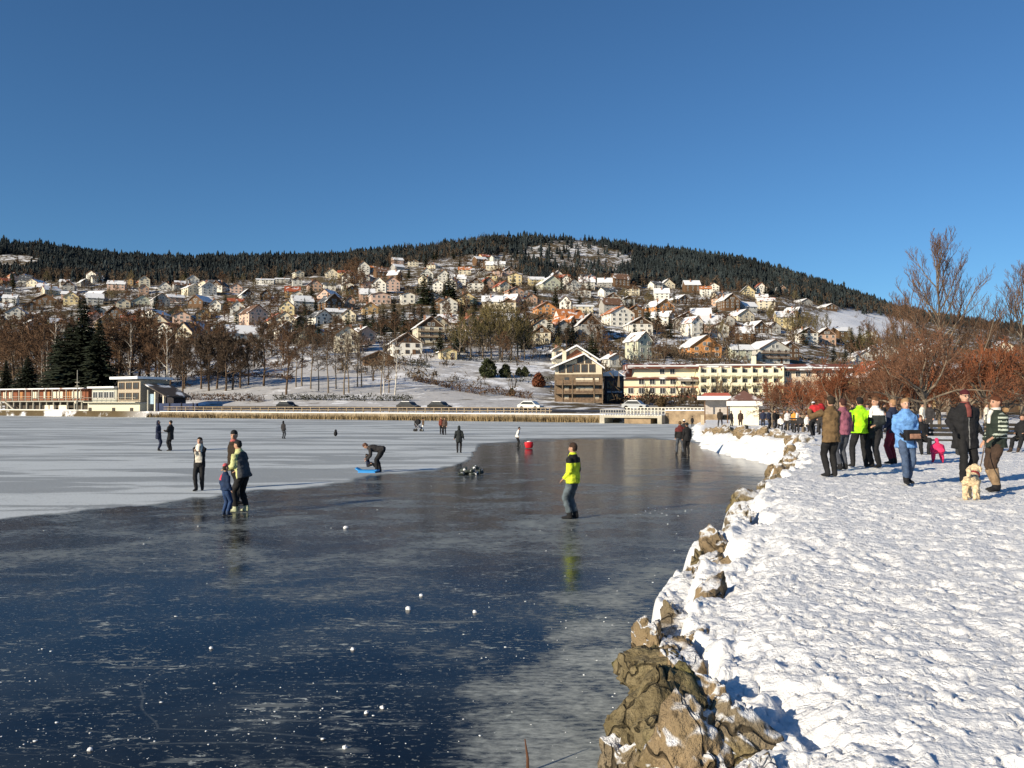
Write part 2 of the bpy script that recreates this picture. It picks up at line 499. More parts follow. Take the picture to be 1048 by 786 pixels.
# ------------------------------------------------------------------ the ice
FROST = [on_z(*p) for p in ((-500, 548), (-200, 540), (0, 532), (60, 529), (130, 523), (190, 514), (262, 503), (330, 498), (372, 491), (420, 486), (462, 479), (484, 468), (490, 456), (540, 451), (600, 449), (668, 449), (720, 455), (800, 470))]
def build_ice():
    ys = np.geomspace(1.5, 215, 420)
    a = np.linspace(-1.3, 0.62, 420)
    A, Y = np.meshgrid(a, ys); X = A * Y
    nr, nc = A.shape
    px = 524 + 860 * A; py = HOR + 860 * CAMZ / Y
    by = np.interp(px, [524 + 860 * p.x / p.y for p in FROST], [HOR + 860 * CAMZ / p.y for p in FROST])
    d = (by - py)                                # >0 = beyond the edge of the snow dusting
    wob = (fbm(X / 2.6, Y / 4.0, 13, 4) - 0.5) * 16 + (fbm(X / 0.7, Y / 1.0, 15, 3) - 0.5) * 6
    frost = sstep(-2.5, 3.5, d + wob * np.clip(np.abs(py - HOR) / 110, 0.25, 1))
    # thinner dusting on the near ice and towards the wall
    s, _ = edge_dist(X, Y)
    near = sstep(3.4, 0.3, -s + (fbm(X / 0.9, Y / 0.9, 17, 4) - 0.5) * 3.4) * 0.66 * (0.35 + 0.65 * sstep(20, 9, Y)) * sstep(45, 25, Y)
    band = 0.31 * sstep(455, 490, py) * sstep(690, 600, py) + 0.02 * sstep(720, 660, py) + 0.10 * np.exp(-((py - 545) / 30) ** 2)
    frost = np.maximum(frost, np.maximum(near, band))
    i = np.arange(nr * nc).reshape(nr, nc)
    f = np.stack([i[:-1, :-1], i[:-1, 1:], i[1:, 1:], i[1:, :-1]], -1).reshape(-1, 4)
    me = npmesh('frozen_lake', np.stack([X, Y, np.zeros_like(X)], -1).reshape(-1, 3), f, [], True)
    at_ = me.attributes.new('frost', 'FLOAT', 'POINT'); at_.data.foreach_set('value', frost.ravel().astype(np.float32))
    m, nt, b = newmat('lake_ice')
    fr = nd(nt, 'ShaderNodeAttribute', attribute_name='frost').outputs['Fac']
    streak = noise_n(nt, 0.26, 7, 0.66, stretch=(0.22, 1.0, 1), dist=0.7)      # wind-blown bands
    patch = noise_n(nt, 0.42, 6, 0.62, stretch=(0.8, 1.0, 1), dist=0.7)
    gran = noise_n(nt, 5.0, 5, 0.7, stretch=(0.5, 1.0, 1))
    fine = noise_n(nt, 24.0, 3, 0.7, stretch=(0.6, 1.0, 1))
    # snow dust: full beyond the edge, thinned by streaks
    gran2 = noise_n(nt, 15.0, 6, 0.72, stretch=(0.38, 1.0, 1), dist=0.3)
    patch2 = noise_n(nt, 1.3, 6, 0.68, stretch=(0.55, 1.0, 1), dist=0.5)
    grit = math_n(nt, 'ADD', math_n(nt, 'MULTIPLY', math_n(nt, 'SUBTRACT', patch, 0.5), 1.1), math_n(nt, 'ADD', math_n(nt, 'MULTIPLY', math_n(nt, 'SUBTRACT', patch2, 0.5), 0.8), math_n(nt, 'MULTIPLY', math_n(nt, 'SUBTRACT', gran2, 0.5), 1.5)))
    far = math_n(nt, 'MULTIPLY', ramp(nt, math_n(nt, 'ADD', fr, math_n(nt, 'MULTIPLY', grit, 0.4)), 0.70, 0.98), ramp(nt, streak, 0.42, 0.545, 0.22, 1.0))
    thin = math_n(nt, 'MULTIPLY', ramp(nt, math_n(nt, 'ADD', fr, grit), 0.25, 0.85), 0.56)
    base = math_n(nt, 'MAXIMUM', far, thin)
    flake = math_n(nt, 'MULTIPLY', ramp(nt, gran2, 0.555, 0.62), ramp(nt, patch2, 0.47, 0.62, 0.0, 0.85))
    speck = math_n(nt, 'MULTIPLY', ramp(nt, fine, 0.61, 0.655), 0.45)
    veil = math_n(nt, 'MULTIPLY', ramp(nt, patch, 0.48, 0.72, 0.0, 0.05), ramp(nt, gran, 0.35, 0.65, 0.25, 1.0))
    base = math_n(nt, 'ADD', base, math_n(nt, 'MULTIPLY', base, math_n(nt, 'MULTIPLY', math_n(nt, 'SUBTRACT', fine, 0.5), 1.6)))
    cover = math_n(nt, 'MAXIMUM', math_n(nt, 'MAXIMUM', base, flake), math_n(nt, 'MAXIMUM', speck, veil))
    # cracks and skate lines
    tc = nd(nt, 'ShaderNodeTexCoord'); mp = nd(nt, 'ShaderNodeMapping'); mp.inputs['Scale'].default_value = (0.10, 0.22, 1)
    mp.inputs['Rotation'].default_value = (0, 0, 0.25)
    nt.links.new(tc.outputs['Object'], mp.inputs['Vector'])
    wob2 = nd(nt, 'ShaderNodeTexNoise'); wob2.inputs['Scale'].default_value = 1.4; nt.links.new(mp.outputs[0], wob2.inputs['Vector'])
    addv = nd(nt, 'ShaderNodeVectorMath', operation='MULTIPLY_ADD'); nt.links.new(wob2.outputs[1], addv.inputs[0]); addv.inputs[1].default_value = (0.35, 0.35, 0); nt.links.new(mp.outputs[0], addv.inputs[2])
    vo = nd(nt, 'ShaderNodeTexVoronoi', feature='DISTANCE_TO_EDGE'); vo.inputs['Scale'].default_value = 1.0
    nt.links.new(addv.outputs[0], vo.inputs['Vector'])
    crack = math_n(nt, 'MULTIPLY', ramp(nt, vo.outputs['Distance'], 0.0012, 0.0003, 0.0, 0.10), ramp(nt, patch, 0.42, 0.55))
    mp3 = nd(nt, 'ShaderNodeMapping'); mp3.inputs['Scale'].default_value = (0.5, 7.0, 1); mp3.inputs['Rotation'].default_value = (0, 0, -0.35)
    nt.links.new(tc.outputs['Object'], mp3.inputs['Vector'])
    sk = nd(nt, 'ShaderNodeTexNoise'); sk.inputs['Scale'].default_value = 1.6; sk.inputs['Detail'].default_value = 3; nt.links.new(mp3.outputs[0], sk.inputs['Vector'])
    skate = math_n(nt, 'MULTIPLY', ramp(nt, sk.outputs[0], 0.56, 0.63), ramp(nt, patch2, 0.50, 0.62, 0.0, 0.26))
    cover = math_n(nt, 'MAXIMUM', cover, math_n(nt, 'MAXIMUM', crack, skate))
    cover = math_n(nt, 'MAXIMUM', cover, math_n(nt, 'MULTIPLY', ramp(nt, patch2, 0.64, 0.70), ramp(nt, gran2, 0.42, 0.52, 0.1, 0.75)))
    ice = mixc(nt, ramp(nt, patch, 0.35, 0.65), (0.004, 0.006, 0.011), (0.014, 0.018, 0.022))
    tone = mixc(nt, ramp(nt, fr, 0.5, 1.0), (0.49, 0.53, 0.51), (0.61, 0.65, 0.66))
    nt.links.new(mixc(nt, cover, ice, tone), b.inputs['Base Color'])
    rg = nd(nt, 'ShaderNodeMapRange'); nt.links.new(cover, rg.inputs[0])
    rg.inputs[1].default_value = 0; rg.inputs[2].default_value = 0.6; rg.inputs[3].default_value = 0.15; rg.inputs[4].default_value = 0.62
    nt.links.new(rg.outputs[0], b.inputs['Roughness'])
    b.inputs['IOR'].default_value = 1.31
    b.inputs['Specular IOR Level'].default_value = 0.30
    h = math_n(nt, 'ADD', math_n(nt, 'MULTIPLY', patch, 1.0), math_n(nt, 'MULTIPLY', gran, 0.22))
    bump_n(nt, b, h, 0.10, 0.10)
    me.materials.append(m)
    structure(link('frozen_lake', me))
build_ice()

# lake floor: nothing shows through the ice, but the sheet needs ground beneath the far rim
def big_ground():
    mb = MB(); s = 6000
    mb.add([(-s, -s, -1.2), (s, -s, -1.2), (s, s, -1.2), (-s, s, -1.2)], [(0, 1, 2, 3)])
    structure(mb.build('ground', M('frozen_ground', (0.30, 0.31, 0.33), 0.9, 0.3, 0.02)))
big_ground()

# crumbs of ice and snow lying on the lake
def build_crumbs():
    bm = bmesh.new(); bmesh.ops.create_icosphere(bm, subdivisions=1, radius=1.0)
    bv = np.array([v.co[:] for v in bm.verts]); bf = np.array([[v.index for v in f.verts] for f in bm.faces]); bm.free()
    V = []; Fc = []; n = 0
    def put(x, y, r):
        nonlocal n
        k = np.array([r * nrg.uniform(0.8, 1.6), r * nrg.uniform(0.8, 1.4), r * nrg.uniform(0.25, 0.6)])
        vv = bv * k * (1 + nrg.uniform(-0.3, 0.3, (len(bv), 1)))
        V.append(vv + np.array([x, y, k[2] * 0.5])); Fc.append(bf + n); n += len(bv)
    for i in range(2300):
        y = float(np.exp(nrg.uniform(math.log(5.5), math.log(34)))); a = nrg.uniform(-0.66, 0.32); x = a * y
        s, _ = edge_dist(x, y)
        if s > 0.1: continue
        c = float(fbm(x / 1.8, y / 1.8, 77, 3))
        if nrg.random() > float(sstep(0.42, 0.68, c)) + (0.35 if s > -2.5 else 0.03): continue
        put(x, y, float(nrg.choice([0.003, 0.005, 0.008, 0.012, 0.018], p=[.42, .32, .18, .06, .02])))
    for (px, py) in ((665, 520), (668, 524), (662, 527), (688, 527), (700, 523), (775, 458), (768, 505)):
        p = on_z(px, py); 
        for q in range(3): put(p.x + nrg.normal(0, .15), p.y + nrg.normal(0, .15), 0.018)
    stuff(tag(link('ice_crumbs', npmesh('ice_crumbs', np.concatenate(V), np.concatenate(Fc), [M('crumb_snow', (0.72, 0.75, 0.78), 0.6, 0.1)], False)),
              'white crumbs of ice and snow scattered over the dark lake ice', 'ice crumbs'))
build_crumbs()

def lump(name, r, seed, mat, squash=0.8, sub=3):
    bm = bmesh.new(); bmesh.ops.create_icosphere(bm, subdivisions=sub, radius=1.0)
    for v in bm.verts:
        d = mnoise.fractal(v.co * 1.4 + Vector((seed * 3.1, 0, 0)), 0.7, 2, 3)
        v.co *= r * (1 + 0.28 * d); v.co.z *= squash
    me = bpy.data.meshes.new(name); bm.to_mesh(me); bm.free()
    me.materials.append(mat); me.polygons.foreach_set('use_smooth', [True] * len(me.polygons))
    return me
SB = M('ball_snow', (0.80, 0.81, 0.83), 0.7, 0.06, 20, 0.3)
for k, (px, py, r, lab) in enumerate(((418, 624, .055, 'larger snowball lying on blue ice, left of the pair in mid lake'), (431, 610, .04, 'small snowball on dark ice just beyond the larger one'),
        (486, 627, .042, 'snowball alone on the ice below the yellow jacketed man'), (361, 665, .035, 'snowball on black ice with flat flakes to its left'),
        (353, 768 - 2, .03, 'small snow lump near the bottom edge on dark ice'), (92, 768, .03, 'single white lump on black ice in the lower left corner'),
        (375, 730, .028, 'left one of two white lumps on dark ice near bottom'), (391, 725, .03, 'right one of two white lumps on dark ice near bottom'),
        (216, 664, .03, 'white lump among frost flakes on dark blue ice'), (354, 541, .075, 'broad snow lump on the ice behind the open blue patch'))):
    p = on_z(px, py); r *= .66
    o = tag(link('snowball', lump('snowball', r, k, SB, 0.85), None, (p.x, p.y, r * 0.4)), lab, 'snowball', 'snowballs thrown on the ice')

# ------------------------------------------------------------------ boulders along the bank
def mat_rock(key, a, b_, moss, snow=0.5):
    m, nt, b = newmat(key)
    n1 = noise_n(nt, 3.0, 6, 0.65); n2 = noise_n(nt, 14, 5, 0.7); n3 = noise_n(nt, 1.6, 3)
    c = mixc(nt, ramp(nt, n1, 0.35, 0.65), a, b_)
    c = mixc(nt, ramp(nt, n3, 0.46, 0.62, 0, 0.85), c, moss)
    c = mixc(nt, ramp(nt, n2, 0.50, 0.70, 0, 0.75), c, tuple(x * 0.28 for x in a))
    n4 = noise_n(nt, 30, 4, 0.7)
    c = mixc(nt, ramp(nt, n4, 0.58, 0.72, 0, 0.5), c, tuple(min(1, x * 1.5) for x in b_))
    tc = nd(nt, 'ShaderNodeTexCoord'); vo = nd(nt, 'ShaderNodeTexVoronoi', feature='DISTANCE_TO_EDGE'); vo.inputs['Scale'].default_value = 2.6
    wv = nd(nt, 'ShaderNodeTexNoise'); wv.inputs['Scale'].default_value = 4.0; nt.links.new(tc.outputs['Object'], wv.inputs['Vector'])
    ad = nd(nt, 'ShaderNodeVectorMath', operation='MULTIPLY_ADD'); nt.links.new(wv.outputs[1], ad.inputs[0]); ad.inputs[1].default_value = (.35, .35, .35); nt.links.new(tc.outputs['Object'], ad.inputs[2])
    nt.links.new(ad.outputs[0], vo.inputs['Vector'])
    ck = ramp(nt, vo.outputs['Distance'], 0.03, 0.005, 0.0, 0.8)
    c = mixc(nt, ck, c, tuple(x * 0.16 for x in a))
    g = nd(nt, 'ShaderNodeNewGeometry'); sx = nd(nt, 'ShaderNodeSeparateXYZ'); nt.links.new(g.outputs['Normal'], sx.inputs[0])
    up = math_n(nt, 'MULTIPLY', ramp(nt, sx.outputs['Z'], 0.55, 0.8), ramp(nt, n3, 0.60 - 0.25 * snow, 0.66 - 0.25 * snow))
    up = math_n(nt, 'MULTIPLY', up, ramp(nt, n1, 0.3, 0.5))
    c = mixc(nt, up, c, (0.80, 0.81, 0.84))
    nt.links.new(c, b.inputs['Base Color'])
    b.inputs['Roughness'].default_value = 0.9
    b.inputs['Specular IOR Level'].default_value = 0.2
    bump_n(nt, b, math_n(nt, 'ADD', math_n(nt, 'ADD', n1, math_n(nt, 'MULTIPLY', n2, 0.7)), math_n(nt, 'SUBTRACT', math_n(nt, 'MULTIPLY', n4, 0.3), math_n(nt, 'MULTIPLY', ck, 0.5))), 1.0, 0.07)
    return m
ROCKM = [mat_rock('mossy_granite', (0.15, 0.12, 0.065), (0.27, 0.22, 0.13), (0.125, 0.12, 0.038), 0.0),
         mat_rock('brown_granite', (0.17, 0.135, 0.09), (0.29, 0.235, 0.16), (0.20, 0.16, 0.07), 0.85),
         mat_rock('pale_granite', (0.24, 0.18, 0.11), (0.34, 0.25, 0.15), (0.17, 0.13, 0.07), 0.7)]

def boulder_mesh(r, seed, mat, sub=5):
    rr = random.Random(seed)
    bm = bmesh.new(); bmesh.ops.create_icosphere(bm, subdivisions=sub, radius=1.0)
    planes = [(Vector((rr.gauss(0, 1), rr.gauss(0, 1), rr.gauss(0, 0.8))).normalized(), rr.uniform(0.45, 0.78)) for _ in range(20)]
    off = Vector((seed * 1.7, seed * 0.3, 0))
    for v in bm.verts:
        p = v.co.copy()
        for n, d in planes:
            e = p.dot(n) - d
            if e > 0: p -= n * e * 0.93
        q = p * 1.0
        k = 1 + 0.13 * mnoise.fractal(q * 1.6 + off, 0.8, 2, 3) + 0.075 * mnoise.fractal(q * 5 + off, 0.6, 2, 4) - 0.15 * max(0, 1 - abs(mnoise.noise(q * 2.1 + off)) * 10)
        p *= k
        v.co = Vector((p.x * r[0], p.y * r[1], p.z * r[2])) * 1.28
    me = bpy.data.meshes.new('boulder'); bm.to_mesh(me); bm.free()
    me.materials.append(mat); me.polygons.foreach_set('use_smooth', [True] * len(me.polygons))
    return me

def boulder(x, y, ztop, r, seed, mi, lab, rot=None):
    o = link('boulder', boulder_mesh(r, seed, ROCKM[mi], 5 if y < 14 else 4), None, (x, y, ztop - r[2] * 0.92), rot if rot is not None else seed * 1.3)
    return tag(o, lab, 'boulder', 'boulders edging the snowy bank')
# near ones, placed by eye: (px, py of the top, depth, size, material)
for i, (px, py, Y, r, mi, lab) in enumerate((
        (668, 672, 5.55, (.36, .42, .55), 0, 'tall mossy boulder jutting over the ice at bottom of frame, highest of the near rocks'),
        (690, 735, 4.95, (.30, .30, .42), 2, 'tan boulder at the bottom edge between ice and snow'),
        (632, 752, 5.3, (.20, .26, .34), 1, 'dark cracked rock at the bottom edge standing in the ice'),
        (735, 718, 5.05, (.30, .24, .30), 1, 'brown boulder at the bottom with the blue snow shadow at its right'),
        (700, 778, 4.5, (.34, .26, .36), 0, 'olive boulder cut by the bottom edge of the picture'),
        (756, 765, 4.55, (.24, .2, .24), 1, 'flat dark stone with snow crust at the bottom beside the trodden snow'),
        (712, 700, 5.6, (.26, .22, .24), 2, 'rounded brown stone behind the tall mossy boulder'),
        (668, 654, 7.0, (.38, .30, .32), 0, 'square flat topped stone above the ice, next beyond the tall mossy boulder'),
        (700, 624, 8.3, (.42, .28, .22), 1, 'long dark stone slab lying in snow left of the shadow'),
        (658, 640, 8.0, (.24, .22, .42), 2, 'small brown stone with dry grass at the foot of the snow heap'),
        (735, 592, 9.9, (.20, .20, .16), 1, 'small round dark stone poking from the snow ridge'),
        (695, 602, 9.6, (.20, .24, .30), 2, 'narrow brown rock at the ice edge under a snow cap'),
        (722, 558, 11.9, (.42, .52, .62), 2, 'big upright tan boulder with snow streaks, midway along the bank'),
        (748, 566, 11.6, (.34, .34, .30), 1, 'brown boulder leaning against the big upright tan one'),
        (712, 575, 11.3, (.24, .3, .62), 0, 'dark cleft rock falling to the ice below the big tan boulder'),
        (752, 545, 13.8, (.34, .3, .25), 1, 'low brown stone half covered by snow beyond the big tan boulder'),
        (752, 533, 16.2, (.40, .32, .30), 2, 'low pale stone with snow on its back near the bend'))):
    p = at(px, py, Y * (0.90 if i < 10 else 0.95))
    boulder(p.x + .05, p.y, p.z - .04, tuple(q_ * (.98 if i in (0, 3, 4, 5, 6) else .86) for q_ in r), 10 + i * 3, mi, lab)
for i, (px, py, Y, r, mi) in enumerate(((772, 521, 18.2, (.45, .4, .35), 1), (760, 524, 17.4, (.3, .3, .55), 2), (785, 510, 20.5, (.4, .35, .3), 0), (776, 516, 20.0, (.3, .35, .6), 2),
        (800, 478, 26.5, (.5, .5, .6), 2), (793, 486, 26.0, (.35, .35, .7), 1), (810, 470, 28.5, (.5, .45, .6), 2), (800, 470, 29.0, (.4, .4, .8), 0), (815, 463, 31.0, (.6, .5, .7), 1),
        (803, 497, 24.0, (.35, .3, .3), 1), (822, 455, 33.5, (.6, .5, .6), 2), (835, 458, 32.0, (.55, .5, .5), 1), (790, 500, 23.0, (.32, .35, .4), 2))):
    p = at(px, py, Y)
    boulder(p.x, p.y, p.z, r, 90 + i * 3, mi, ORD[i] and [
        'mossless brown stone at the middle of the bank bend', 'upright pale rock at the ice edge at the bank bend', 'mossy stone beside the bank bend in trodden snow', 'steep pale rock face at the ice under the mossy bend stone',
        'tall tan boulder below the man in the brown coat', 'dark brown rock at the ice edge below the tan boulder', 'large pale boulder at the inner end of the cove', 'mossy rock face dropping to the ice at the cove end',
        'broad brown stone at the corner of the cove wall', 'small brown stone poking from snow left of the path', 'pale stone capping the cove corner', 'brown stone behind the corner with dry grass', 'grey brown rock low at the ice in front of the cove'][i])
# the rest of the stone row along the water
arc_ = np.r_[0, np.cumsum(np.hypot(*np.diff(EDGE, axis=0).T))]
a_ = float(np.interp(3.4, EDGE[:, 1], arc_)); k = 0
while True:
    ex, ey = float(np.interp(a_, arc_, EDGE[:, 0])), float(np.interp(a_, arc_, EDGE[:, 1]))
    if ey > 32: break
    ex2, ey2 = float(np.interp(a_ + .3, arc_, EDGE[:, 0])), float(np.interp(a_ + .3, arc_, EDGE[:, 1]))
    tx, ty = ex2 - ex, ey2 - ey; l_ = math.hypot(tx, ty); nx, ny = ty / l_, -tx / l_
    rr_ = (rng.uniform(.20, .32), rng.uniform(.24, .44), rng.uniform(.30, .50))
    off = rng.uniform(.22, .46)
    if ey > 6.2 and rng.random() < .72:
        boulder(ex + nx * off, ey + ny * off, float(bank_z(ex + nx * 1.6, ey + ny * 1.6, False)) + rng.uniform(-.22, .02), rr_, 300 + k, rng.choice([1, 1, 2, 2]), 'brown stone in the snow crusted row edging the lake')
        if rng.random() < .55: boulder(ex + nx * (off - .3), ey + ny * (off - .3), rng.uniform(.25, .5), (rr_[0] * .8, rr_[1] * .8, rr_[2]), 400 + k, rng.choice([1, 1, 2]), 'lower brown stone at the ice line of the bank')
    a_ += rr_[1] * rng.uniform(1.25, 1.9); k += 1
# the wall of stones behind the cove's snow slope
L = np.cumsum(np.r_[0, np.hypot(*np.diff(EDGE, axis=0).T)])
k = 0; y = 35.5
while y < 63:
    ex = float(np.interp(y, EDGE[:, 1], EDGE[:, 0]))
    w = float(rampw(y))
    rr_ = (0.42 + 0.2 * rng.random(), 0.55 + 0.3 * rng.random(), 0.42 + 0.15 * rng.random())
    boulder(ex + w * 1.05 + rng.uniform(-.12, .12), y, 1.26 - 0.42 * float(sstep(42, 68, y)) + rng.uniform(-0.06, 0.12), rr_, 200 + k * 2, rng.choice([1, 2, 2]),
            'brown wall stone above the snow slope of the cove', rng.uniform(-.3, .3))
    y += rr_[1] * 1.6; k += 1
# ------------------------------------------------------------------ houses of the town
WALLC = {'white': (0.74, 0.71, 0.64), 'cream': (0.62, 0.56, 0.43), 'pale yellow': (0.60, 0.50, 0.29), 'ochre': (0.40, 0.27, 0.13), 'pink': (0.58, 0.41, 0.33), 'orange': (0.58, 0.27, 0.10),
         'grey': (0.34, 0.33, 0.31), 'pale green': (0.50, 0.51, 0.40), 'brown timber': (0.13, 0.075, 0.04), 'pale grey': (0.52, 0.51, 0.47), 'blue grey': (0.30, 0.34, 0.38), 'salmon': (0.50, 0.33, 0.24)}
ROOFC = {'snowy roof': ((0.16, 0.10, 0.08), 1.05), 'patchy snow on a red roof': ((0.36, 0.10, 0.05), 0.55), 'red roof': ((0.36, 0.095, 0.045), 0.05), 'orange tiled roof': ((0.45, 0.16, 0.055), 0.1),
         'patchy snow on a brown roof': ((0.14, 0.085, 0.06), 0.6), 'slate roof': ((0.085, 0.09, 0.10), 0.05), 'thin snow on a grey roof': ((0.14, 0.145, 0.15), 0.85), 'brown roof': ((0.15, 0.085, 0.055), 0.1)}
def wallm(k): return M('render_' + k.replace(' ', '_'), WALLC[k], 0.85, 0.08, 0.6)
def roofm(k): return MR('tiles_' + k.replace(' ', '_'), *ROOFC[k])
GLASS = M('dark_pane', (0.055, 0.058, 0.062), 0.15, 0.3, 0.7)
FRAMEW = M('frame_white', (0.70, 0.69, 0.66), 0.6, 0.05)
FRAMEB = M('frame_brown', (0.12, 0.065, 0.035), 0.7, 0.2)
TIMBER = M('dark_timber', (0.085, 0.050, 0.030), 0.8, 0.3, 2.0)
STONE = M('stone_grey', (0.28, 0.26, 0.23), 0.9, 0.2, 1.5)
SNOWR = M('ledge_snow', (0.82, 0.83, 0.85), 0.7, 0.04)
WIN = {}
def win_mesh(w, h, fr, shut=None):
    key = (round(w, 2), round(h, 2), fr.name, shut.name if shut else '')
    if key not in WIN:
        mb = MB(); t = 0.09
        mb.box((0, -0.05, h / 2), (w, 0.04, h), 1)
        for sx in (-1, 1): mb.box((sx * (w / 2 + t / 2), -0.07, h / 2), (t, 0.12, h + 2 * t), 0)
        for z in (-t / 2, h + t / 2): mb.box((0, -0.07, z), (w, 0.12, t), 0)
        mb.box((0, -0.085, h / 2), (0.06, 0.04, h), 0)
        if shut:
            for sx in (-1, 1): mb.box((sx * (w * 0.5 + t + w * 0.24), -0.045, h / 2), (w * 0.46, 0.07, h + t), 2)
        WIN[key] = mb.mesh('window', [fr, GLASS] + ([shut] if shut else []))
    return WIN[key]

def house(name, label, loc, rot, w, l, h, pitch, wall, roof, group=None, cat='house', storeys=2, gable='plain', balcony=False, chim=1, shut=None, over=0.6, near=False, frame=None, dormer=False, base=4.0, win=True):
    """gable end faces -y, ridge runs along y"""
    t = thing(name, label, cat, loc, rot, group)
    wm, rm = wallm(wall), roofm(roof); fr = frame or FRAMEW
    hw, hl = w / 2, l / 2
    rise = hw * math.tan(R(pitch))
    MB().prism([(-hw, -base), (hw, -base), (hw, h), (0, h + rise), (-hw, h)], -hl, hl).build('wall', wm, t)
    th = 0.28
    mb = MB()
    s = math.tan(R(pitch)); ex = hw + over; ez = h - over * s
    for sx in (-1, 1):
        mb.prism([(0, h + rise + 0.004), (sx * ex, ez), (sx * ex, ez + th), (0, h + rise + th)][::sx], -hl - over, hl + over)
    ro = mb.build('roof', rm, t)
    for sx in (-1, 1):
        MB().beam((sx * ex * 1.002, -hl - over - 0.03, ez + th * 0.4), (0, -hl - over - 0.03, h + rise + th * 0.4), 0.06, th * 1.15).build('bargeboard', FRAMEB, ro)
    for c in range(chim):
        cx, cy = rng.choice((-1, 1)) * hw * 0.35, rng.uniform(-0.5, 0.5) * hl
        zt = h + rise + 0.7
        zb = h + rise - abs(cx) * s - 0.2
        MB().box((cx, cy, (zt + zb) / 2), (0.7, 0.7, zt - zb)).box((cx, cy, zt + 0.06), (0.85, 0.85, 0.12)).build('chimney', M('chimney_brick', (0.30, 0.16, 0.10), 0.9, 0.2), ro)
    if gable == 'timber':
        k = 0.96
        MB().prism([(-hw * k, h - 0.1), (hw * k, h - 0.1), (0, h + rise * k)], -hl - 0.07, -hl - 0.003).build('gable_cladding', TIMBER, t)
    sh = h / storeys
    if win:
        ww, wh = min(1.15, w / 7), min(1.35, sh * 0.5)
        me = win_mesh(ww, wh, fr, shut)
        nx = max(2, int(w / 2.9)); ny = max(2, int(l / 3.2))
        for f in range(storeys):
            z = f * sh + sh * 0.33
            for i in range(nx): link('window', me, t, (-hw + (i + 0.5) * w / nx, -hl, z))
            for i in range(ny):
                y = -hl + (i + 0.5) * l / ny
                link('window', me, t, (-hw, y, z), -math.pi / 2)
                if near or True: link('window', me, t, (hw, y, z), math.pi / 2)
        if rise > 2.3:
            zz = h + 0.35
            ms = win_mesh(0.9, 1.1, fr)
            for i in ((0,) if rise < 3.2 else (-0.8, 0.8)):
                link('window', ms, t, (i, -hl - (0.07 if gable == 'timber' else 0), zz))
    if balcony:
        for f in range(1, storeys):
            z = f * sh
            b = MB().box((0, -hl - 0.55, z), (w * 0.98, 1.1, 0.14)).build('balcony', FRAMEB, t)
            r = MB(); r.box((0, -hl - 1.08, z + 0.95), (w * 0.98, 0.07, 0.1))
            n = int(w / 0.35)
            for i in range(n): r.box((-w * 0.47 + i * w * 0.94 / (n - 1), -hl - 1.08, z + 0.5), (0.18, 0.03, 0.85))
            r.build('railing', FRAMEB, b)
    if dormer:
        for sx in (-1, 1):
            cx = sx * hw * 0.55; zb = h + rise - abs(cx) * s
            d = MB().prism([(-0.8, -0.6), (0.8, -0.6), (0.8, 0.8), (0, 1.4), (-0.8, 0.8)], -1.3, 0.6)
            m_ = d.mesh('dormer', [wm]); link('dormer', m_, ro, (cx, 0, zb + 0.2), sx * math.pi / 2)
    if near:
        MB().box((w * 0.22, -hl - 0.04, 1.05), (1.05, 0.1, 2.1)).build('door', FRAMEB, t)
    return t

PLACED = []          # (x, y, radius) of everything standing on the slope
HOUSES = []
def clear(x, y, r): return all((x - a) ** 2 + (y - b) ** 2 > (r + c) ** 2 for a, b, c in PLACED)

def hplace(px, py, wpx, label, wall, roof, rot=0, storeys=2, lr=1.15, hr=None, pitch=32, name='house', eave=False, **kw):
    """a house whose wall foot is at (px, py) and whose front is wpx wide"""
    p = on_hill(px, py)
    wid = wpx * p.y / F
    h = (hr * .88 if hr else 2.4 * storeys)
    if eave: w, l, rot = wid * lr, wid, rot + 90
    else: w, l = wid, wid * lr
    yy = p.y + (w if eave else l) / 2
    bear = -math.degrees(math.atan2(p.x, p.y))
    house(name, label, (p.x, yy, p.z), R(rot + bear * 0.6), w, l, h, pitch, wall, roof, storeys=storeys, **kw)
    PLACED.append((p.x, yy, 0.62 * max(w, l)))
    HOUSES.append((px, py))

TGP = 'houses of the lakeside town'
# --- houses one can pick out in the picture
hplace(412, 364, 31, 'white house with a dark timber gable and bright snowy roof above the meadow', 'white', 'snowy roof', 12, 2, 1.1, 5.0, 33, gable='timber', near=True, frame=FRAMEB)
hplace(437, 351, 28, 'tall chalet with a black timber gable and rows of balcony windows behind the white house', 'cream', 'thin snow on a grey roof', 14, 3, 1.0, 7.2, 36, gable='timber', balcony=True, near=True)
hplace(457, 368, 17, 'small pale yellow bungalow right of the white house with the dark gable', 'pale yellow', 'thin snow on a grey roof', 10, 1, 1.2, 3.0, 22, near=True)
hplace(720, 366, 33, 'orange house with a broad snowy roof just above the long hotel', 'orange', 'snowy roof', 18, 2, 1.1, 4.6, 34, near=True)
hplace(655, 369, 18, 'tall pale green house with steep gable left of the orange house', 'pale green', 'patchy snow on a brown roof', 35, 3, 1.2, 8.0, 42, near=True)
hplace(710, 346, 13, 'narrow white tower-like house with a red roof above the orange house', 'white', 'patchy snow on a red roof', 30, 3, 1.6, 8.6, 42)
hplace(634, 334, 26, 'big white guest house with an orange roof on the middle slope', 'white', 'orange tiled roof', 20, 3, 1.0, 7.6, 30)
hplace(655, 341, 24, 'white chalet with a black gable and snowy roof below the big white guest house', 'white', 'snowy roof', 12, 2, 1.1, 5, 30, gable='timber')
hplace(676, 320, 22, 'orange brown house with one long snowy roof slope on the upper slope', 'orange', 'snowy roof', 30, 2, 1.2, 4.4, 34)
hplace(580, 318, 12, 'white gabled house beside the orange tiled chalet', 'white', 'snowy roof', -10, 2, 1.2, 6, 44)
hplace(597, 321, 20, 'long cream house with flat snowy roof right of the white gabled house', 'cream', 'snowy roof', 5, 2, 0.6, 4.6, 18, eave=True)
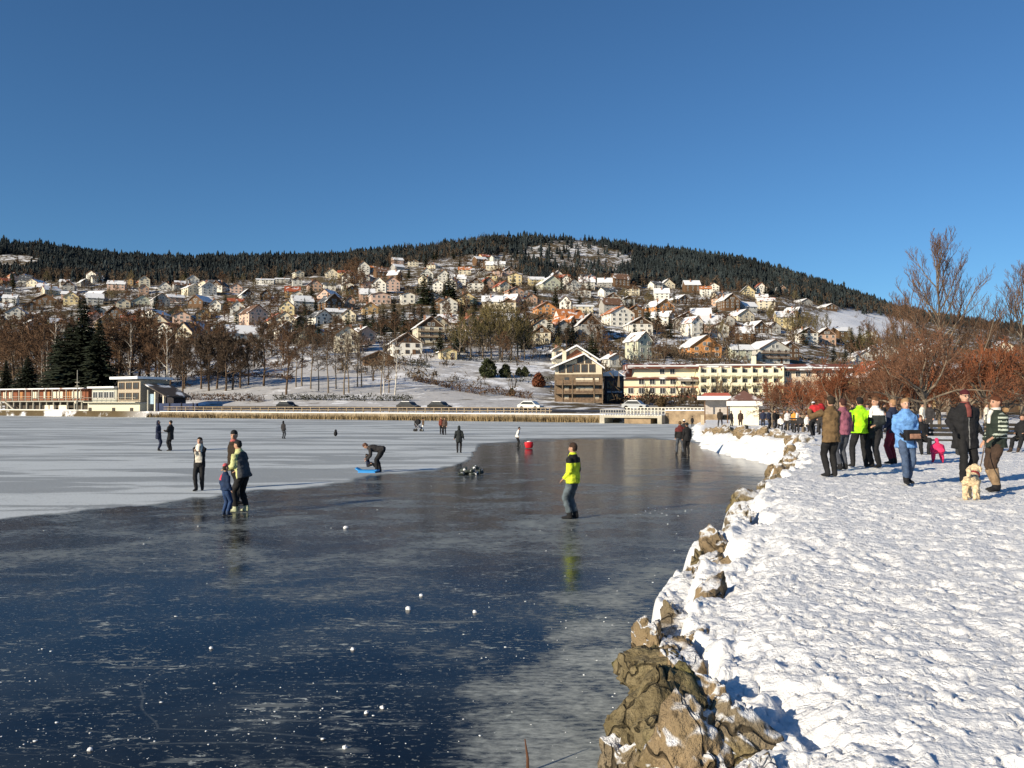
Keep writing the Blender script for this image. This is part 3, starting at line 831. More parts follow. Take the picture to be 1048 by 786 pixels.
hplace(557, 322, 20, 'orange timbered chalet with red brown roof on the middle slope', 'orange', 'orange tiled roof', 15, 2, 1.1, 4.2, 32)
hplace(543, 312, 12, 'bright red roofed house above the orange timbered chalet', 'salmon', 'red roof', 10, 2, 1.1, 5, 36)
hplace(527, 292, 14, 'tall cream villa with black windows standing high on the slope', 'pale yellow', 'snowy roof', 0, 3, 1.0, 8.5, 20)
hplace(562, 297, 22, 'wide villa with a domed snowy roof at the top of town', 'pale green', 'snowy roof', 20, 2, 1.1, 5.6, 36, dormer=True)
hplace(597, 304, 16, 'grey box house with a flat snowy roof under the hill clearing', 'pale grey', 'snowy roof', 0, 2, 0.8, 4.6, 12)
hplace(387, 311, 20, 'peach pink block house with a snowy terrace roof', 'pink', 'snowy roof', 12, 2, 1.0, 6.5, 14)
hplace(400, 298, 15, 'pink villa with a red gabled roof above the peach block house', 'pink', 'red roof', 8, 3, 1.0, 7.6, 38)
hplace(416, 311, 14, 'white annex house right of the peach block house', 'white', 'snowy roof', 10, 2, 1.0, 6.4, 20)
hplace(441, 311, 18, 'white house with a red trimmed roof before the twin dark firs', 'white', 'patchy snow on a red roof', 10, 2, 1.1, 5, 30)
hplace(448, 300, 10, 'slim white house between the twin dark firs', 'white', 'thin snow on a grey roof', 0, 3, 1.0, 8, 36)
hplace(476, 312, 20, 'golden cream house with an orange roof below the black gabled chalet', 'pale yellow', 'orange tiled roof', 8, 2, 1.1, 4.4, 32)
hplace(486, 299, 16, 'white chalet with a black timber gable high above the golden house', 'white', 'slate roof', 6, 3, 1.1, 7, 34, gable='timber')
hplace(498, 296, 12, 'brick red house at the right of the high black gabled chalet', 'salmon', 'red roof', 20, 2, 1.1, 6, 40)
hplace(514, 299, 14, 'red roofed house with cream walls left of the tall cream villa', 'cream', 'red roof', 25, 2, 1.2, 5, 36)
hplace(293, 322, 15, 'round topped pale yellow house front in the sun on the left slope', 'pale yellow', 'snowy roof', -5, 2, 1.0, 5.2, 40)
hplace(280, 336, 20, 'house with bright red roof below the round topped yellow house', 'cream', 'red roof', 20, 2, 1.1, 4.6, 36)
hplace(357, 316, 10, 'little salmon house with steep snowy gable on the left slope', 'salmon', 'snowy roof', 10, 2, 1.1, 5.6, 42)
hplace(345, 327, 26, 'long pale grey house with broad snowy roof on the left middle slope', 'pale grey', 'snowy roof', 15, 2, 0.6, 4.6, 26, eave=True)
hplace(357, 330, 14, 'cream gabled house in front of the long pale grey house', 'cream', 'snowy roof', -5, 2, 1.1, 4.6, 40)
hplace(377, 322, 16, 'house under a russet roof left of the dark conifer clump', 'ochre', 'orange tiled roof', 10, 2, 1.0, 4.4, 34)
hplace(325, 332, 20, 'house with slate blue roof half hidden by brown trees', 'white', 'slate roof', 30, 2, 1.1, 4.4, 36)
hplace(315, 352, 24, 'low pale green house with brown roof among lakeside trees', 'pale green', 'patchy snow on a brown roof', 10, 2, 1.1, 5, 34)
hplace(352, 361, 24, 'cream house with many windows under a dark roof behind the shore trees', 'cream', 'brown roof', 10, 3, 1.0, 7.4, 36)
hplace(247, 352, 36, 'wide villa with pale green-grey snowy hipped roof among the left trees', 'pale grey', 'snowy roof', 15, 2, 0.7, 5, 34, eave=True)
hplace(190, 349, 20, 'cream house with a steep blue grey roof left of the wide villa', 'cream', 'slate roof', -25, 2, 1.3, 4.6, 44)
hplace(219, 319, 11, 'small white house with two dark windows and pointed gable on the left slope', 'white', 'snowy roof', 0, 2, 1.1, 5, 44)
hplace(205, 328, 14, 'ochre house with yellow front below the small white gabled house', 'ochre', 'patchy snow on a brown roof', 10, 2, 1.1, 4.6, 34)
hplace(246, 330, 18, 'cream house with white gable among brown trees at left', 'cream', 'snowy roof', 5, 2, 1.1, 5, 38)
hplace(141, 313, 22, 'low house with broad pale snowy roof right of the big spruces', 'pale green', 'snowy roof', 10, 2, 1.0, 3.6, 30)
hplace(123, 315, 13, 'terracotta roofed house beside the top of the big spruces', 'cream', 'red roof', 10, 2, 1.1, 4.4, 34)
hplace(167, 297, 13, 'house with rounded white roof near the forest edge at left', 'pale grey', 'snowy roof', 0, 1, 1.0, 3.4, 40)
hplace(177, 309, 16, 'salmon house with long thin snowy roof on the left upper slope', 'salmon', 'snowy roof', 20, 2, 0.8, 3.8, 26, eave=True)
hplace(240, 300, 12, 'peach house with bright front at the left forest edge', 'pink', 'patchy snow on a red roof', 5, 2, 1.0, 5.0, 34)
hplace(270, 291, 18, 'white long house with a level snowy roof under the forest', 'white', 'snowy roof', 0, 2, 0.6, 4.6, 16, eave=True)
hplace(288, 290, 14, 'pale grey long house right of the white long house under the forest', 'pale grey', 'snowy roof', 0, 2, 0.7, 4.4, 16, eave=True)
hplace(338, 284, 13, 'cream house with arched snowy roof just under the forest', 'cream', 'snowy roof', 5, 2, 1.0, 4.6, 38)
hplace(320, 298, 14, 'deep red house on the left upper slope', 'salmon', 'red roof', 12, 2, 1.0, 5.6, 38)
hplace(28, 318, 16, 'dark chalet with wide snowy gable at the far left', 'brown timber', 'snowy roof', 10, 2, 1.0, 3.6, 30)
hplace(42, 312, 24, 'dark brown barn with low snowy roof at the far left slope', 'brown timber', 'snowy roof', 0, 2, 1.0, 3.8, 28)
hplace(12, 327, 18, 'white fronted house behind brown trees at the far left', 'pale grey', 'snowy roof', 0, 2, 1.0, 5, 34)
hplace(789, 372, 34, 'grey chalet block with stepped snowy roofs right of the orange house', 'pale grey', 'snowy roof', 25, 3, 1.0, 6.2, 28, balcony=True, near=True)
hplace(805, 367, 22, 'dark chalet behind the grey chalet block', 'brown timber', 'thin snow on a grey roof', 30, 2, 1.1, 5, 30)
hplace(758, 368, 22, 'pale green house with snowy roof between orange house and grey chalets', 'pale green', 'snowy roof', 20, 2, 0.8, 4.2, 28, eave=True)
hplace(846, 352, 19, 'beige house with grey gable above the red twigged trees', 'salmon', 'snowy roof', 14, 2, 1.1, 5.6, 36, gable='timber')
hplace(906, 368, 26, 'bright white house with level snowy roof above the red twigged trees', 'white', 'snowy roof', 20, 2, 1.0, 4.8, 30, near=True)
hplace(884, 372, 18, 'grey house with snowy roof left of the bright white house', 'pale grey', 'thin snow on a grey roof', 20, 2, 1.0, 3.8, 30)
hplace(945, 366, 18, 'white house seen through the bare branches of the tall tree', 'white', 'snowy roof', 10, 2, 1.0, 4.8, 34)
hplace(1030, 362, 20, 'cream house seen through branches near the right edge', 'cream', 'snowy roof', 10, 2, 1.0, 4.8, 34)
hplace(760, 329, 20, 'cream house with twin snowy roof slopes above the orange house', 'cream', 'snowy roof', 30, 2, 1.1, 4, 32)
hplace(775, 341, 18, 'brown chalet with a long snowy roof pitched to the right', 'brown timber', 'snowy roof', 35, 2, 1.2, 4, 34)
hplace(790, 341, 15, 'pale grey chalet beside the brown one with long snowy roof', 'pale grey', 'snowy roof', 30, 2, 1.2, 4, 32)
hplace(697, 311, 14, 'dark chalet with long white roof right of the orange brown house', 'brown timber', 'snowy roof', 35, 2, 1.2, 4, 30)
hplace(683, 296, 14, 'pale house with two white gables at the forest foot', 'cream', 'snowy roof', 15, 2, 1.0, 4.4, 40)
hplace(766, 303, 14, 'yellowish house with pointed snowy gable below the right forest', 'pale yellow', 'snowy roof', 5, 2, 1.0, 4.4, 42)
hplace(800, 301, 14, 'sunlit salmon house at the right end of town under the forest', 'salmon', 'snowy roof', 20, 2, 1.0, 4.4, 34)
hplace(823, 312, 14, 'low house under a wide snow roof at the top of the white field', 'grey', 'snowy roof', 30, 1, 1.4, 3, 26)
hplace(849, 317, 13, 'small dark house with white roof at the top right of the white field', 'brown timber', 'snowy roof', 30, 1, 1.3, 3, 26)
hplace(571, 372, 10, 'cream gabled annex wedged left of the shore chalet block', 'cream', 'snowy roof', 10, 2, 1.1, 5, 30)
hplace(628, 376, 16, 'low grey house with white roof behind the blue building', 'pale grey', 'snowy roof', 25, 1, 1.1, 3.4, 28)
hplace(900, 388, 26, 'house with a rust red roof behind the red twigged trees', 'pale grey', 'red roof', 30, 2, 1.2, 3.2, 40, near=True)
hplace(385, 374, 30, 'brown open barn with a snowy lean roof left of the white house', 'brown timber', 'snowy roof', 10, 1, 0.7, 2.6, 24, win=False, chim=0)

# --- the rest of the town, drawn from the kinds one sees up there
fill = []
tries = 0
while len(fill) < 175 and tries < 12000:
    tries += 1
    px = rng.uniform(-40, 900); py = rng.uniform(262, 352)
    if px > 820 and not (py > 325): continue
    if 820 < px < 905 and 318 < py < 345: continue
    if float(wooded(px, py + 2)) > 0.25: continue
    top = float(np.interp(px, FX, FYV)) - 8
    if py < top: continue
    if rng.random() > (1.0 if py < 318 else 0.35): continue
    if 525 < px < 650 and py < 279: continue
    p = on_hill(px, py)
    if p.y - float(shoreY(px)) < 110: continue
    wid = rng.uniform(6.8, 10.5)
    if not clear(p.x, p.y, wid * 0.62): continue
    if any(abs(px - a) < 11 and -8 < py - b < 10 for a, b in HOUSES): continue
    PLACED.append((p.x, p.y, wid * 0.62))
    wall = rng.choice(['white', 'white', 'cream', 'cream', 'pale yellow', 'ochre', 'pink', 'pale grey', 'grey', 'pale grey', 'brown timber', 'brown timber', 'salmon', 'grey', 'white'])
    roof = rng.choice(['snowy roof'] * 4 + ['patchy snow on a red roof', 'red roof', 'orange tiled roof', 'patchy snow on a brown roof', 'patchy snow on a brown roof', 'thin snow on a grey roof', 'slate roof', 'brown roof'])
    fill.append(dict(px=px, py=py, p=p, w=wid, wall=wall, roof=roof, st=rng.choice([2, 2, 2, 3, 1]), eave=rng.random() < 0.4, gt=rng.random() < 0.25 and wall != 'brown timber'))
def zone(px, py):
    col = ('at far left', 'at left', 'mid left', 'mid town', 'mid right', 'at far right')[int(np.searchsorted([110, 290, 430, 560, 730], px))]
    return col
groups = {}
for f in fill:
    a = ('small ' if f['w'] < 7.8 else 'large ' if f['w'] > 9.8 else '') + f['wall'] + (' timber gabled' if f['gt'] else '') + (' long house' if f['eave'] else ' house')
    f['base'] = a + ' with ' + f['roof'] if len(f['roof'].split()) < 4 else a + ', ' + f['roof']
    f['zone'] = zone(f['px'], f['py'])
    groups.setdefault((f['base'], f['zone']), []).append(f)
for (b, z), fs in groups.items():
    fs.sort(key=lambda f: f['px'])
    for i, f in enumerate(fs):
        f['label'] = f'{b} {z}' if len(fs) == 1 else f'{ORD[i]} {b} {z}'
for f in fill:
    p = f['p']; st = f['st']
    h = {1: 2.5, 2: 3.9, 3: 5.6}[st]
    rot = rng.choice([-25, 0, 10, 20, 30]) + (90 if f['eave'] else 0)
    house('house', f['label'], (p.x, p.y, p.z), R(rot - math.degrees(math.atan2(p.x, p.y)) * 0.6), f['w'], f['w'] * rng.uniform(1.0, 1.35), h, rng.choice([28, 32, 38, 42]),
          f['wall'], f['roof'], TGP, storeys=st, gable='timber' if f['gt'] else 'plain', chim=1)

# ------------------------------------------------------------------ the long hotel
def grid_windows(t, me, x0, x1, n, y, zs, rot=0):
    for z in zs:
        for i in range(n): link('window', me, t, (x0 + (i + 0.5) * (x1 - x0) / n, y, z))

def hotel():
    HY = 214.0
    c = at(745, 418, HY); k = HY / F
    t = thing('hotel', 'long cream four storey hotel with balconies and red brown roof on the shore', 'hotel', (c.x, c.y, c.z), R(-2))
    X = lambda px: (px - 745) * k
    Z = lambda py: (418 - py) * k
    cream = M('hotel_cream', (0.82, 0.76, 0.55), 0.85, 0.05, 0.3); pale = M('hotel_pale', (0.82, 0.77, 0.58), 0.85, 0.05, 0.3); peach = M('hotel_peach', (0.66, 0.54, 0.41), 0.85, 0.08, 0.3)
    rr = MR('hotel_roof', (0.17, 0.065, 0.048), 0.15)
    MB().box(((X(637) + X(715)) / 2, 6, Z(386) / 2 - 1), (X(715) - X(637), 12, Z(386) + 2)).build('wall', cream, t)
    MB().box(((X(647) + X(715)) / 2, 6.3, (Z(386) + Z(376)) / 2), (X(715) - X(647), 11.2, Z(376) - Z(386))).build('attic_wall', cream, t)
    MB().box(((X(715.05) + X(800)) / 2, 5.7, Z(375) / 2 - 1), (X(800) - X(715.05), 12.6, Z(375) + 2)).build('balcony_wing', pale, t)
    MB().box(((X(800.05) + X(868)) / 2, 6.5, Z(378) / 2 - 1), (X(868) - X(800.05), 12, Z(378) + 2)).build('peach_wing', peach, t)
    # roofs: low slopes, snow along the eaves
    for nm, a, b, ze, zr in (('roof', 645, 714.9, 375.8, 371.5), ('roof', 715, 800, 374.8, 371.5), ('roof', 800.1, 870, 377.8, 372)):
        mb = MB(); x0, x1 = X(a) - 0.5, X(b) + 0.02
        yo, yi = -1.0, 13.2
        mb.add([(x0, yo, Z(ze)), (x1, yo, Z(ze)), (x1, 3.5, Z(zr)), (x0, 3.5, Z(zr)), (x1, yi, Z(zr)), (x0, yi, Z(zr)), (x0, yo, Z(ze) - .35), (x1, yo, Z(ze) - .35), (x1, yi, Z(ze) - .35), (x0, yi, Z(ze) - .35)],
               [(0, 1, 2, 3), (3, 2, 4, 5), (6, 7, 1, 0), (7, 8, 4, 2, 1), (9, 6, 0, 3, 5), (8, 9, 5, 4), (9, 8, 7, 6)])
        ro = mb.build(nm, rr, t)
        MB().box(((x0 + x1) / 2, yo + 0.9, Z(ze) + 0.32), (x1 - x0 - .1, 1.9, 0.30)).build('snow_edge', SNOWR, ro)
    MB().add([(X(637) - .4, -.8, Z(387)), (X(647.5), -.3, Z(375)), (X(647.5), 12, Z(375)), (X(637) - .4, 12, Z(387)), (X(637) - .4, -.8, Z(388)), (X(715), -.8, Z(388)), (X(715), -.8, Z(387)), (X(715), 0.66, Z(385.4)), (X(647.5), 0.66, Z(385.4))],
             [(0, 1, 2, 3), (0, 8, 1), (4, 5, 6, 0), (0, 6, 7, 8)]).build('lower_roof', rr, t)
    w1 = win_mesh(1.25, 1.35, FRAMEW); w0 = win_mesh(1.5, 1.7, FRAMEW); ws = win_mesh(1.1, 1.2, FRAMEW)
    for px in (646, 657, 668, 678.5, 689, 699.5, 709.5):
        link('window', w1, t, (X(px), 0, Z(402.5)))
        if px > 650: link('window', w1, t, (X(px), 0, Z(393)))
    for px in (678.5, 689): link('window', ws, t, (X(px), 0.7, Z(382.5)))
    for px in (643, 649.5, 656, 662.5, 669, 688, 698, 709): link('window', w0, t, (X(px), 0, Z(414.5)))
    for f, py in enumerate((383.2, 393, 403, 414)):
        for i in range(8):
            link('window', win_mesh(1.15, 1.3, FRAMEW), t, (X(720.5 + i * 10.4), -0.6, Z(py)))
        for i in range(6): link('window', win_mesh(1.1, 1.2, FRAMEW), t, (X(806 + i * 10.6), 0.5, Z(py + 2)))
    # balconies of the middle wing: slabs, party walls and parapets
    for py in (385.0, 395, 405):
        b = MB().box(((X(715.4) + X(799.8)) / 2, -1.25, Z(py)), (X(799.8) - X(715.4), 1.25, 0.16)).build('balcony', pale, t)
        MB().box(((X(715.4) + X(799.8)) / 2, -1.86, Z(py) + 0.5), (X(799.8) - X(715.4), 0.05, 0.62)).build('parapet', pale, b)
    for i in range(9):
        MB().box((X(715.6 + i * 10.5), -1.2, Z(375.5) / 2 + Z(414) / 2), (0.22, 1.1, Z(375.5) - Z(414))).build('party_wall', pale, t)
    for py in (396, 405.5):
        MB().box(((X(637) + X(714.8)) / 2, -0.12, Z(py)), (X(714.8) - X(637), 0.22, 0.3)).build('string_course', M('course_red', (0.40, 0.16, 0.09), 0.8), t)
    awn = M('awning_red', (0.42, 0.11, 0.07), 0.8, 0.15)
    for a, b, py, mm in ((637, 676, 405.8, M('terrace_peach', (0.55, 0.33, 0.22), 0.8)), (696, 712, 404.2, awn), (694, 713.5, 387.5, M('awning_grey', (0.36, 0.32, 0.27), 0.8)), (735, 775, 408, awn)):
        MB().add([(X(a), -0.06, Z(py)), (X(b), -0.06, Z(py)), (X(b), -1.9, Z(py) - 0.6), (X(a), -1.9, Z(py) - 0.6), (X(a), -0.06, Z(py) - .1), (X(b), -0.06, Z(py) - .1), (X(b), -1.9, Z(py) - 0.75), (X(a), -1.9, Z(py) - 0.75)],
                 [(0, 3, 2, 1), (4, 5, 6, 7), (3, 7, 6, 2), (0, 4, 7, 3), (1, 2, 6, 5)]).build('awning', mm, t)
    for px in (638, 650, 663, 675): MB().box((X(px), -1.8, Z(411)), (0.3, 0.3, Z(405.5) - Z(416))).build('terrace_post', pale, t)
    MB().box((X(775), 3.5, Z(368)), (1.0, 1.0, 2.2)).build('chimney', pale, t)
    PLACED.append((c.x - 15, c.y + 6, 14)); PLACED.append((c.x, c.y + 6, 14)); PLACED.append((c.x + 18, c.y + 6, 14))
hotel()

# ------------------------------------------------------------------ timber balcony block on the shore
def balcony_block():
    Y = 172.0; k = Y / F; c = at(592, 417, Y)
    t = thing('apartment_block', 'brown timber apartment block with stacked balconies below cream chalet gables', 'apartments', (c.x, c.y, c.z), R(-6))
    X = lambda px: (px - 592) * k; Z = lambda py: (417 - py) * k
    cream = wallm('cream'); tim = M('block_timber', (0.17, 0.125, 0.085), 0.85, 0.25, 1.5)
    MB().box((0, 5, Z(383) / 2 - 1), (X(617) - X(568), 10, Z(383) + 2)).build('wall', tim, t)
    MB().prism([(X(568), Z(383)), (X(616), Z(383)), (X(616), Z(376)), (X(598), Z(364)), (X(568), Z(376))], 0.4, 10).build('upper_wall', cream, t)
    def slab(pts, y0, y1, nm, par):
        (a, b), (c2, d) = pts
        return MB().prism([(X(a), Z(b)), (X(c2), Z(d)), (X(c2), Z(d) + .32), (X(a), Z(b) + .32)], y0, y1).build(nm, roofm('snowy roof'), par)
    slab(((563, 377.5), (598, 363)), -1, 10.5, 'roof', t); slab(((598, 363), (619, 378)), -1, 10.5, 'roof', t)
    # rear, taller gable
    MB().prism([(X(566), Z(383)), (X(606), Z(383)), (X(611), Z(366)), (X(589), Z(352)), (X(566), Z(364))], 10.5, 20).build('rear_wall', cream, t)
    MB().prism([(X(574), Z(365)), (X(605), Z(365)), (X(589), Z(354))], 10.38, 10.48).build('gable_cladding', M('red_timber', (0.20, 0.08, 0.045), 0.8, 0.2), t)
    slab(((561, 366), (589, 351)), 8.8, 20.5, 'roof', t); slab(((589, 351), (614, 367)), 8.8, 20.5, 'roof', t)
    w = win_mesh(1.1, 1.5, FRAMEB)
    for px in (575, 583): link('window', w, t, (X(px), 0.4, Z(381)))
    for px in (590, 598, 606): link('window', w, t, (X(px), 0.4, Z(380.5)))
    for px in (594, 602): link('window', w, t, (X(px), 0.4, Z(371.5)))
    for px in (570, 578): link('window', w, t, (X(px), 10.5, Z(364)))
    wd = M('block_blind', (0.72, 0.66, 0.52), 0.8, 0.06)
    for f, py in enumerate((391.5, 400.5, 409.5)):
        b = MB().box((0, -0.75, Z(py + 2.3)), (X(616.6) - X(568.4), 1.5, 0.2)).build('balcony', tim, t)
        r = MB()
        for q in range(4): r.box((0, -1.47, Z(py + 1.7) + 0.24 * q), (X(616.6) - X(568.4), 0.05, 0.16))
        r.build('railing', M('rail_timber', (0.20, 0.13, 0.08), 0.85, 0.3, 2), b)
        for px, wdt in ((580, 0.8), (594, 1.7), (602, 1.7), (611, 0.7)):
            g = MB().box((X(px), -0.05, Z(py - 2)), (wdt * 1.1, 0.1, 1.35)).build('window', GLASS, t)
            if rng.random() < 0.75: MB().box((X(px), -0.13, Z(py - 2.8)), (wdt * 1.1, 0.05, 0.7)).build('blind', wd, g)
    for px in (568.6, 576, 586, 608, 616.4): MB().box((X(px), -1.56, Z(400) - 1), (0.2, 0.14, Z(386.5) - Z(414) + 1.5)).build('post', tim, t)
    MB().box((X(577), 3, Z(364)), (0.8, 0.8, 2.4)).build('chimney', cream, t)
    PLACED.append((c.x, c.y + 9, 11))
    # dark blue building
    Y2 = 178.0; k2 = Y2 / F; c2 = at(629, 417, Y2)
    t = thing('boat_house', 'dark blue building with a shallow grey roof between timber block and hotel', 'building', (c2.x, c2.y, c2.z), R(-4))
    W = 19 * k2; H = 32 * k2
    MB().box((0, 5, H / 2 - 1), (W, 10, H + 2)).build('wall', M('navy_boards', (0.035, 0.04, 0.06), 0.7, 0.25, 1.2), t)
    MB().prism([(-W / 2 - .5, H), (W / 2 + .3, H), (W / 2 - 1.2, H + 1.0), (0, H + 1.35), (-W / 2 - .5, H + .7)], -0.8, 10.5).build('roof', roofm('thin snow on a grey roof'), t)
    MB().box((0, -0.08, H * 0.5), (W * 0.8, 0.14, 0.35)).build('sign_board', M('board_pale', (0.42, 0.46, 0.52), 0.7), t)
    for z in (0.2, 0.62): 
        for x in (-0.25, 0.25): link('window', win_mesh(1.2, 1.4, FRAMEB), t, (x * W, 0, z * H))
    MB().box((-W / 2 - .6, -.4, H * .6), (.28, .28, H * 1.3)).build('post', FRAMEB, t)
    PLACED.append((c2.x, c2.y + 5, 7))
balcony_block()
# ------------------------------------------------------------------ the shore opposite
def shore_pt(px, u=0.0):
    Y = float(shoreY(px)) + u
    return Vector(((px - 524) / 860 * Y, Y, 0))
SDIR = math.atan2(-0.55, 1.0)          # the shore runs right and towards us

def reeds():
    V = []; Fc = []; n = 0
    for i in range(15000):
        px = nrg.uniform(150, 745)
        if 621 < px < 716 : continue
        u = nrg.uniform(-1.1, 0.5)
        p = shore_pt(px, u); h = nrg.uniform(0.5, 1.25); w = nrg.uniform(0.03, 0.07)
        lx, ly = nrg.normal(0, 0.16), nrg.normal(0, 0.16)
        a = nrg.uniform(0, 3.14); dx, dy = math.cos(a) * w, math.sin(a) * w
        z0 = -0.05
        V += [(p.x - dx, p.y - dy, z0), (p.x + dx, p.y + dy, z0), (p.x + lx, p.y + ly, z0 + h)]
        Fc.append((n, n + 1, n + 2)); n += 3
    o = link('reeds', npmesh('reeds', V, Fc, [M('dry_reed', (0.26, 0.19, 0.10), 0.9, 0.35, 0.4)]))
    stuff(tag(o, 'belt of dry straw coloured reeds along the far shore', 'reeds'))
reeds()

def along(px0, px1, u):
    a, b = shore_pt(px0, u), shore_pt(px1, u)
    return a, b
def wall_run(name, label, px0, px1, u, z0, z1, th, mat, cat='wall', cap=None):
    a, b = along(px0, px1, u); L_ = (b - a).length
    t = thing(name, label, cat, ((a.x + b.x) / 2, (a.y + b.y) / 2, z0), math.atan2(b.y - a.y, b.x - a.x))
    MB().box((0, 0, (z1 - z0) / 2), (L_, th, z1 - z0)).build('masonry', mat, t)
    if cap: MB().box((0, 0, z1 - z0 + .06), (L_, th + .1, .12)).build('coping', cap, t)
    return t
QW = M('quay_stone', (0.30, 0.25, 0.18), 0.9, 0.25, 1.2, 0.4)
wall_run('quay_wall', 'long low quay wall behind the reeds on the left shore', 165, 420, 0.1, -0.4, 1.1, 0.5, QW, cap=SNOWR)
wall_run('quay_wall', 'low quay wall behind the reeds in front of the timber apartments', 420.3, 620, 0.1, -0.4, 1.1, 0.5, QW, cap=SNOWR)
wall_run('stone_wall', 'brown stone embankment wall right of the low bridge', 681.5, 738, -2.0, -0.4, 1.75, 0.6, M('embankment_stone', (0.27, 0.20, 0.13), 0.9, 0.35, 1.0, 0.5), cap=SNOWR)

def bridge():
    a, b = along(618, 681, -2.2); L_ = (b - a).length
    t = thing('bridge', 'low concrete footbridge with dark openings over the lake outlet', 'bridge', ((a.x + b.x) / 2, (a.y + b.y) / 2, 0), math.atan2(b.y - a.y, b.x - a.x))
    conc = M('bridge_concrete', (0.42, 0.39, 0.32), 0.9, 0.15, 0.8)
    MB().box((0, 0, 0.95), (L_, 3.0, 0.34)).build('deck', conc, t)
    MB().box((-L_ / 2 + .35, 0, 0.2), (.7, 3, 1.15)).build('abutment', conc, t)
    MB().box((L_ / 2 - .3, 0, 0.2), (.6, 3, 1.15)).build('abutment', conc, t)
    MB().box((L_ * 0.10, 0.2, 0.2), (L_ * 0.42, 2.6, 1.15)).build('pier', M('pier_stone', (0.26, 0.19, 0.12), 0.9, 0.3, 1), t)
    r = MB()
    r.box((0, -1.4, 1.85), (L_, .08, .08)); r.box((0, -1.4, 1.5), (L_, .05, .05))
    n = 24
    for i in range(n): r.box((-L_ / 2 + .1 + i * (L_ - .2) / (n - 1), -1.4, 1.47), (.06, .06, .72))
    r.build('railing', M('rail_grey', (0.36, 0.35, 0.32), 0.6, 0.1), t)
    MB().box((0, -.1, 1.15), (L_, 2.3, .06)).build('snow_cover', SNOWR, t)
bridge()

def fence(px0, px1, u, label, h=0.95, n=10, mat=None):
    a, b = along(px0, px1, u); L_ = (b - a).length
    t = thing('fence', label, 'fence', ((a.x + b.x) / 2, (a.y + b.y) / 2, 1.15), math.atan2(b.y - a.y, b.x - a.x), 'rail fences along the far promenade')
    mat = mat or M('fence_wood', (0.30, 0.24, 0.17), 0.9, 0.2)
    for i in range(n): MB().box((-L_ / 2 + (i + .5) * L_ / n, 0, h / 2), (.12, .12, h)).build('post', mat, t)
    for z in (h * .5, h * .96): MB().box((0, -.08, z), (L_, .05, .1)).build('rail', mat, t)
for i, (a, b, lab) in enumerate(((168, 262, 'rail fence on the far promenade right of the boat shed'), (262.5, 350, 'rail fence on the far promenade under the bare shore trees'),
        (350.5, 440, 'rail fence on the far promenade below the white dark gabled house'), (440.5, 520, 'rail fence on the far promenade below the round bushes'), (520.5, 565, 'short rail fence on the far promenade left of the timber apartments'))):
    fence(a, b, 2.0, lab)
for i, (a, b, lab) in enumerate(((190, 320, 'dark upper guard rail by the road under the left shore trees'), (320.5, 460, 'dark upper guard rail by the road below the meadow'), (460.5, 560, 'dark upper guard rail by the road left of the timber apartments'))):
    fence(a, b, 13.0, lab, 0.8, 14, M('rail_dark', (0.07, 0.055, 0.04), 0.8, 0.2))
wf_a, wf_b = 640, 735
fence(wf_a, wf_b, 4.0, 'white painted railing along the road in front of the hotel', 1.0, 26, M('rail_white', (0.72, 0.69, 0.60), 0.6, 0.05))

def road():
    mb = MB(); pxs = np.linspace(150, 760, 40)
    vs = []; 
    for px in pxs:
        for u in (14.8, 21):
            p = shore_pt(px, u); vs.append((p.x, p.y, tz(p.x, p.y) + 0.10))
    mb.add(vs, [(2 * i, 2 * i + 1, 2 * i + 3, 2 * i + 2)[::-1] for i in range(len(pxs) - 1)])
    structure(mb.build('shore_road', M('wet_asphalt', (0.055, 0.055, 0.06), 0.6, 0.25, 0.6)))
road()

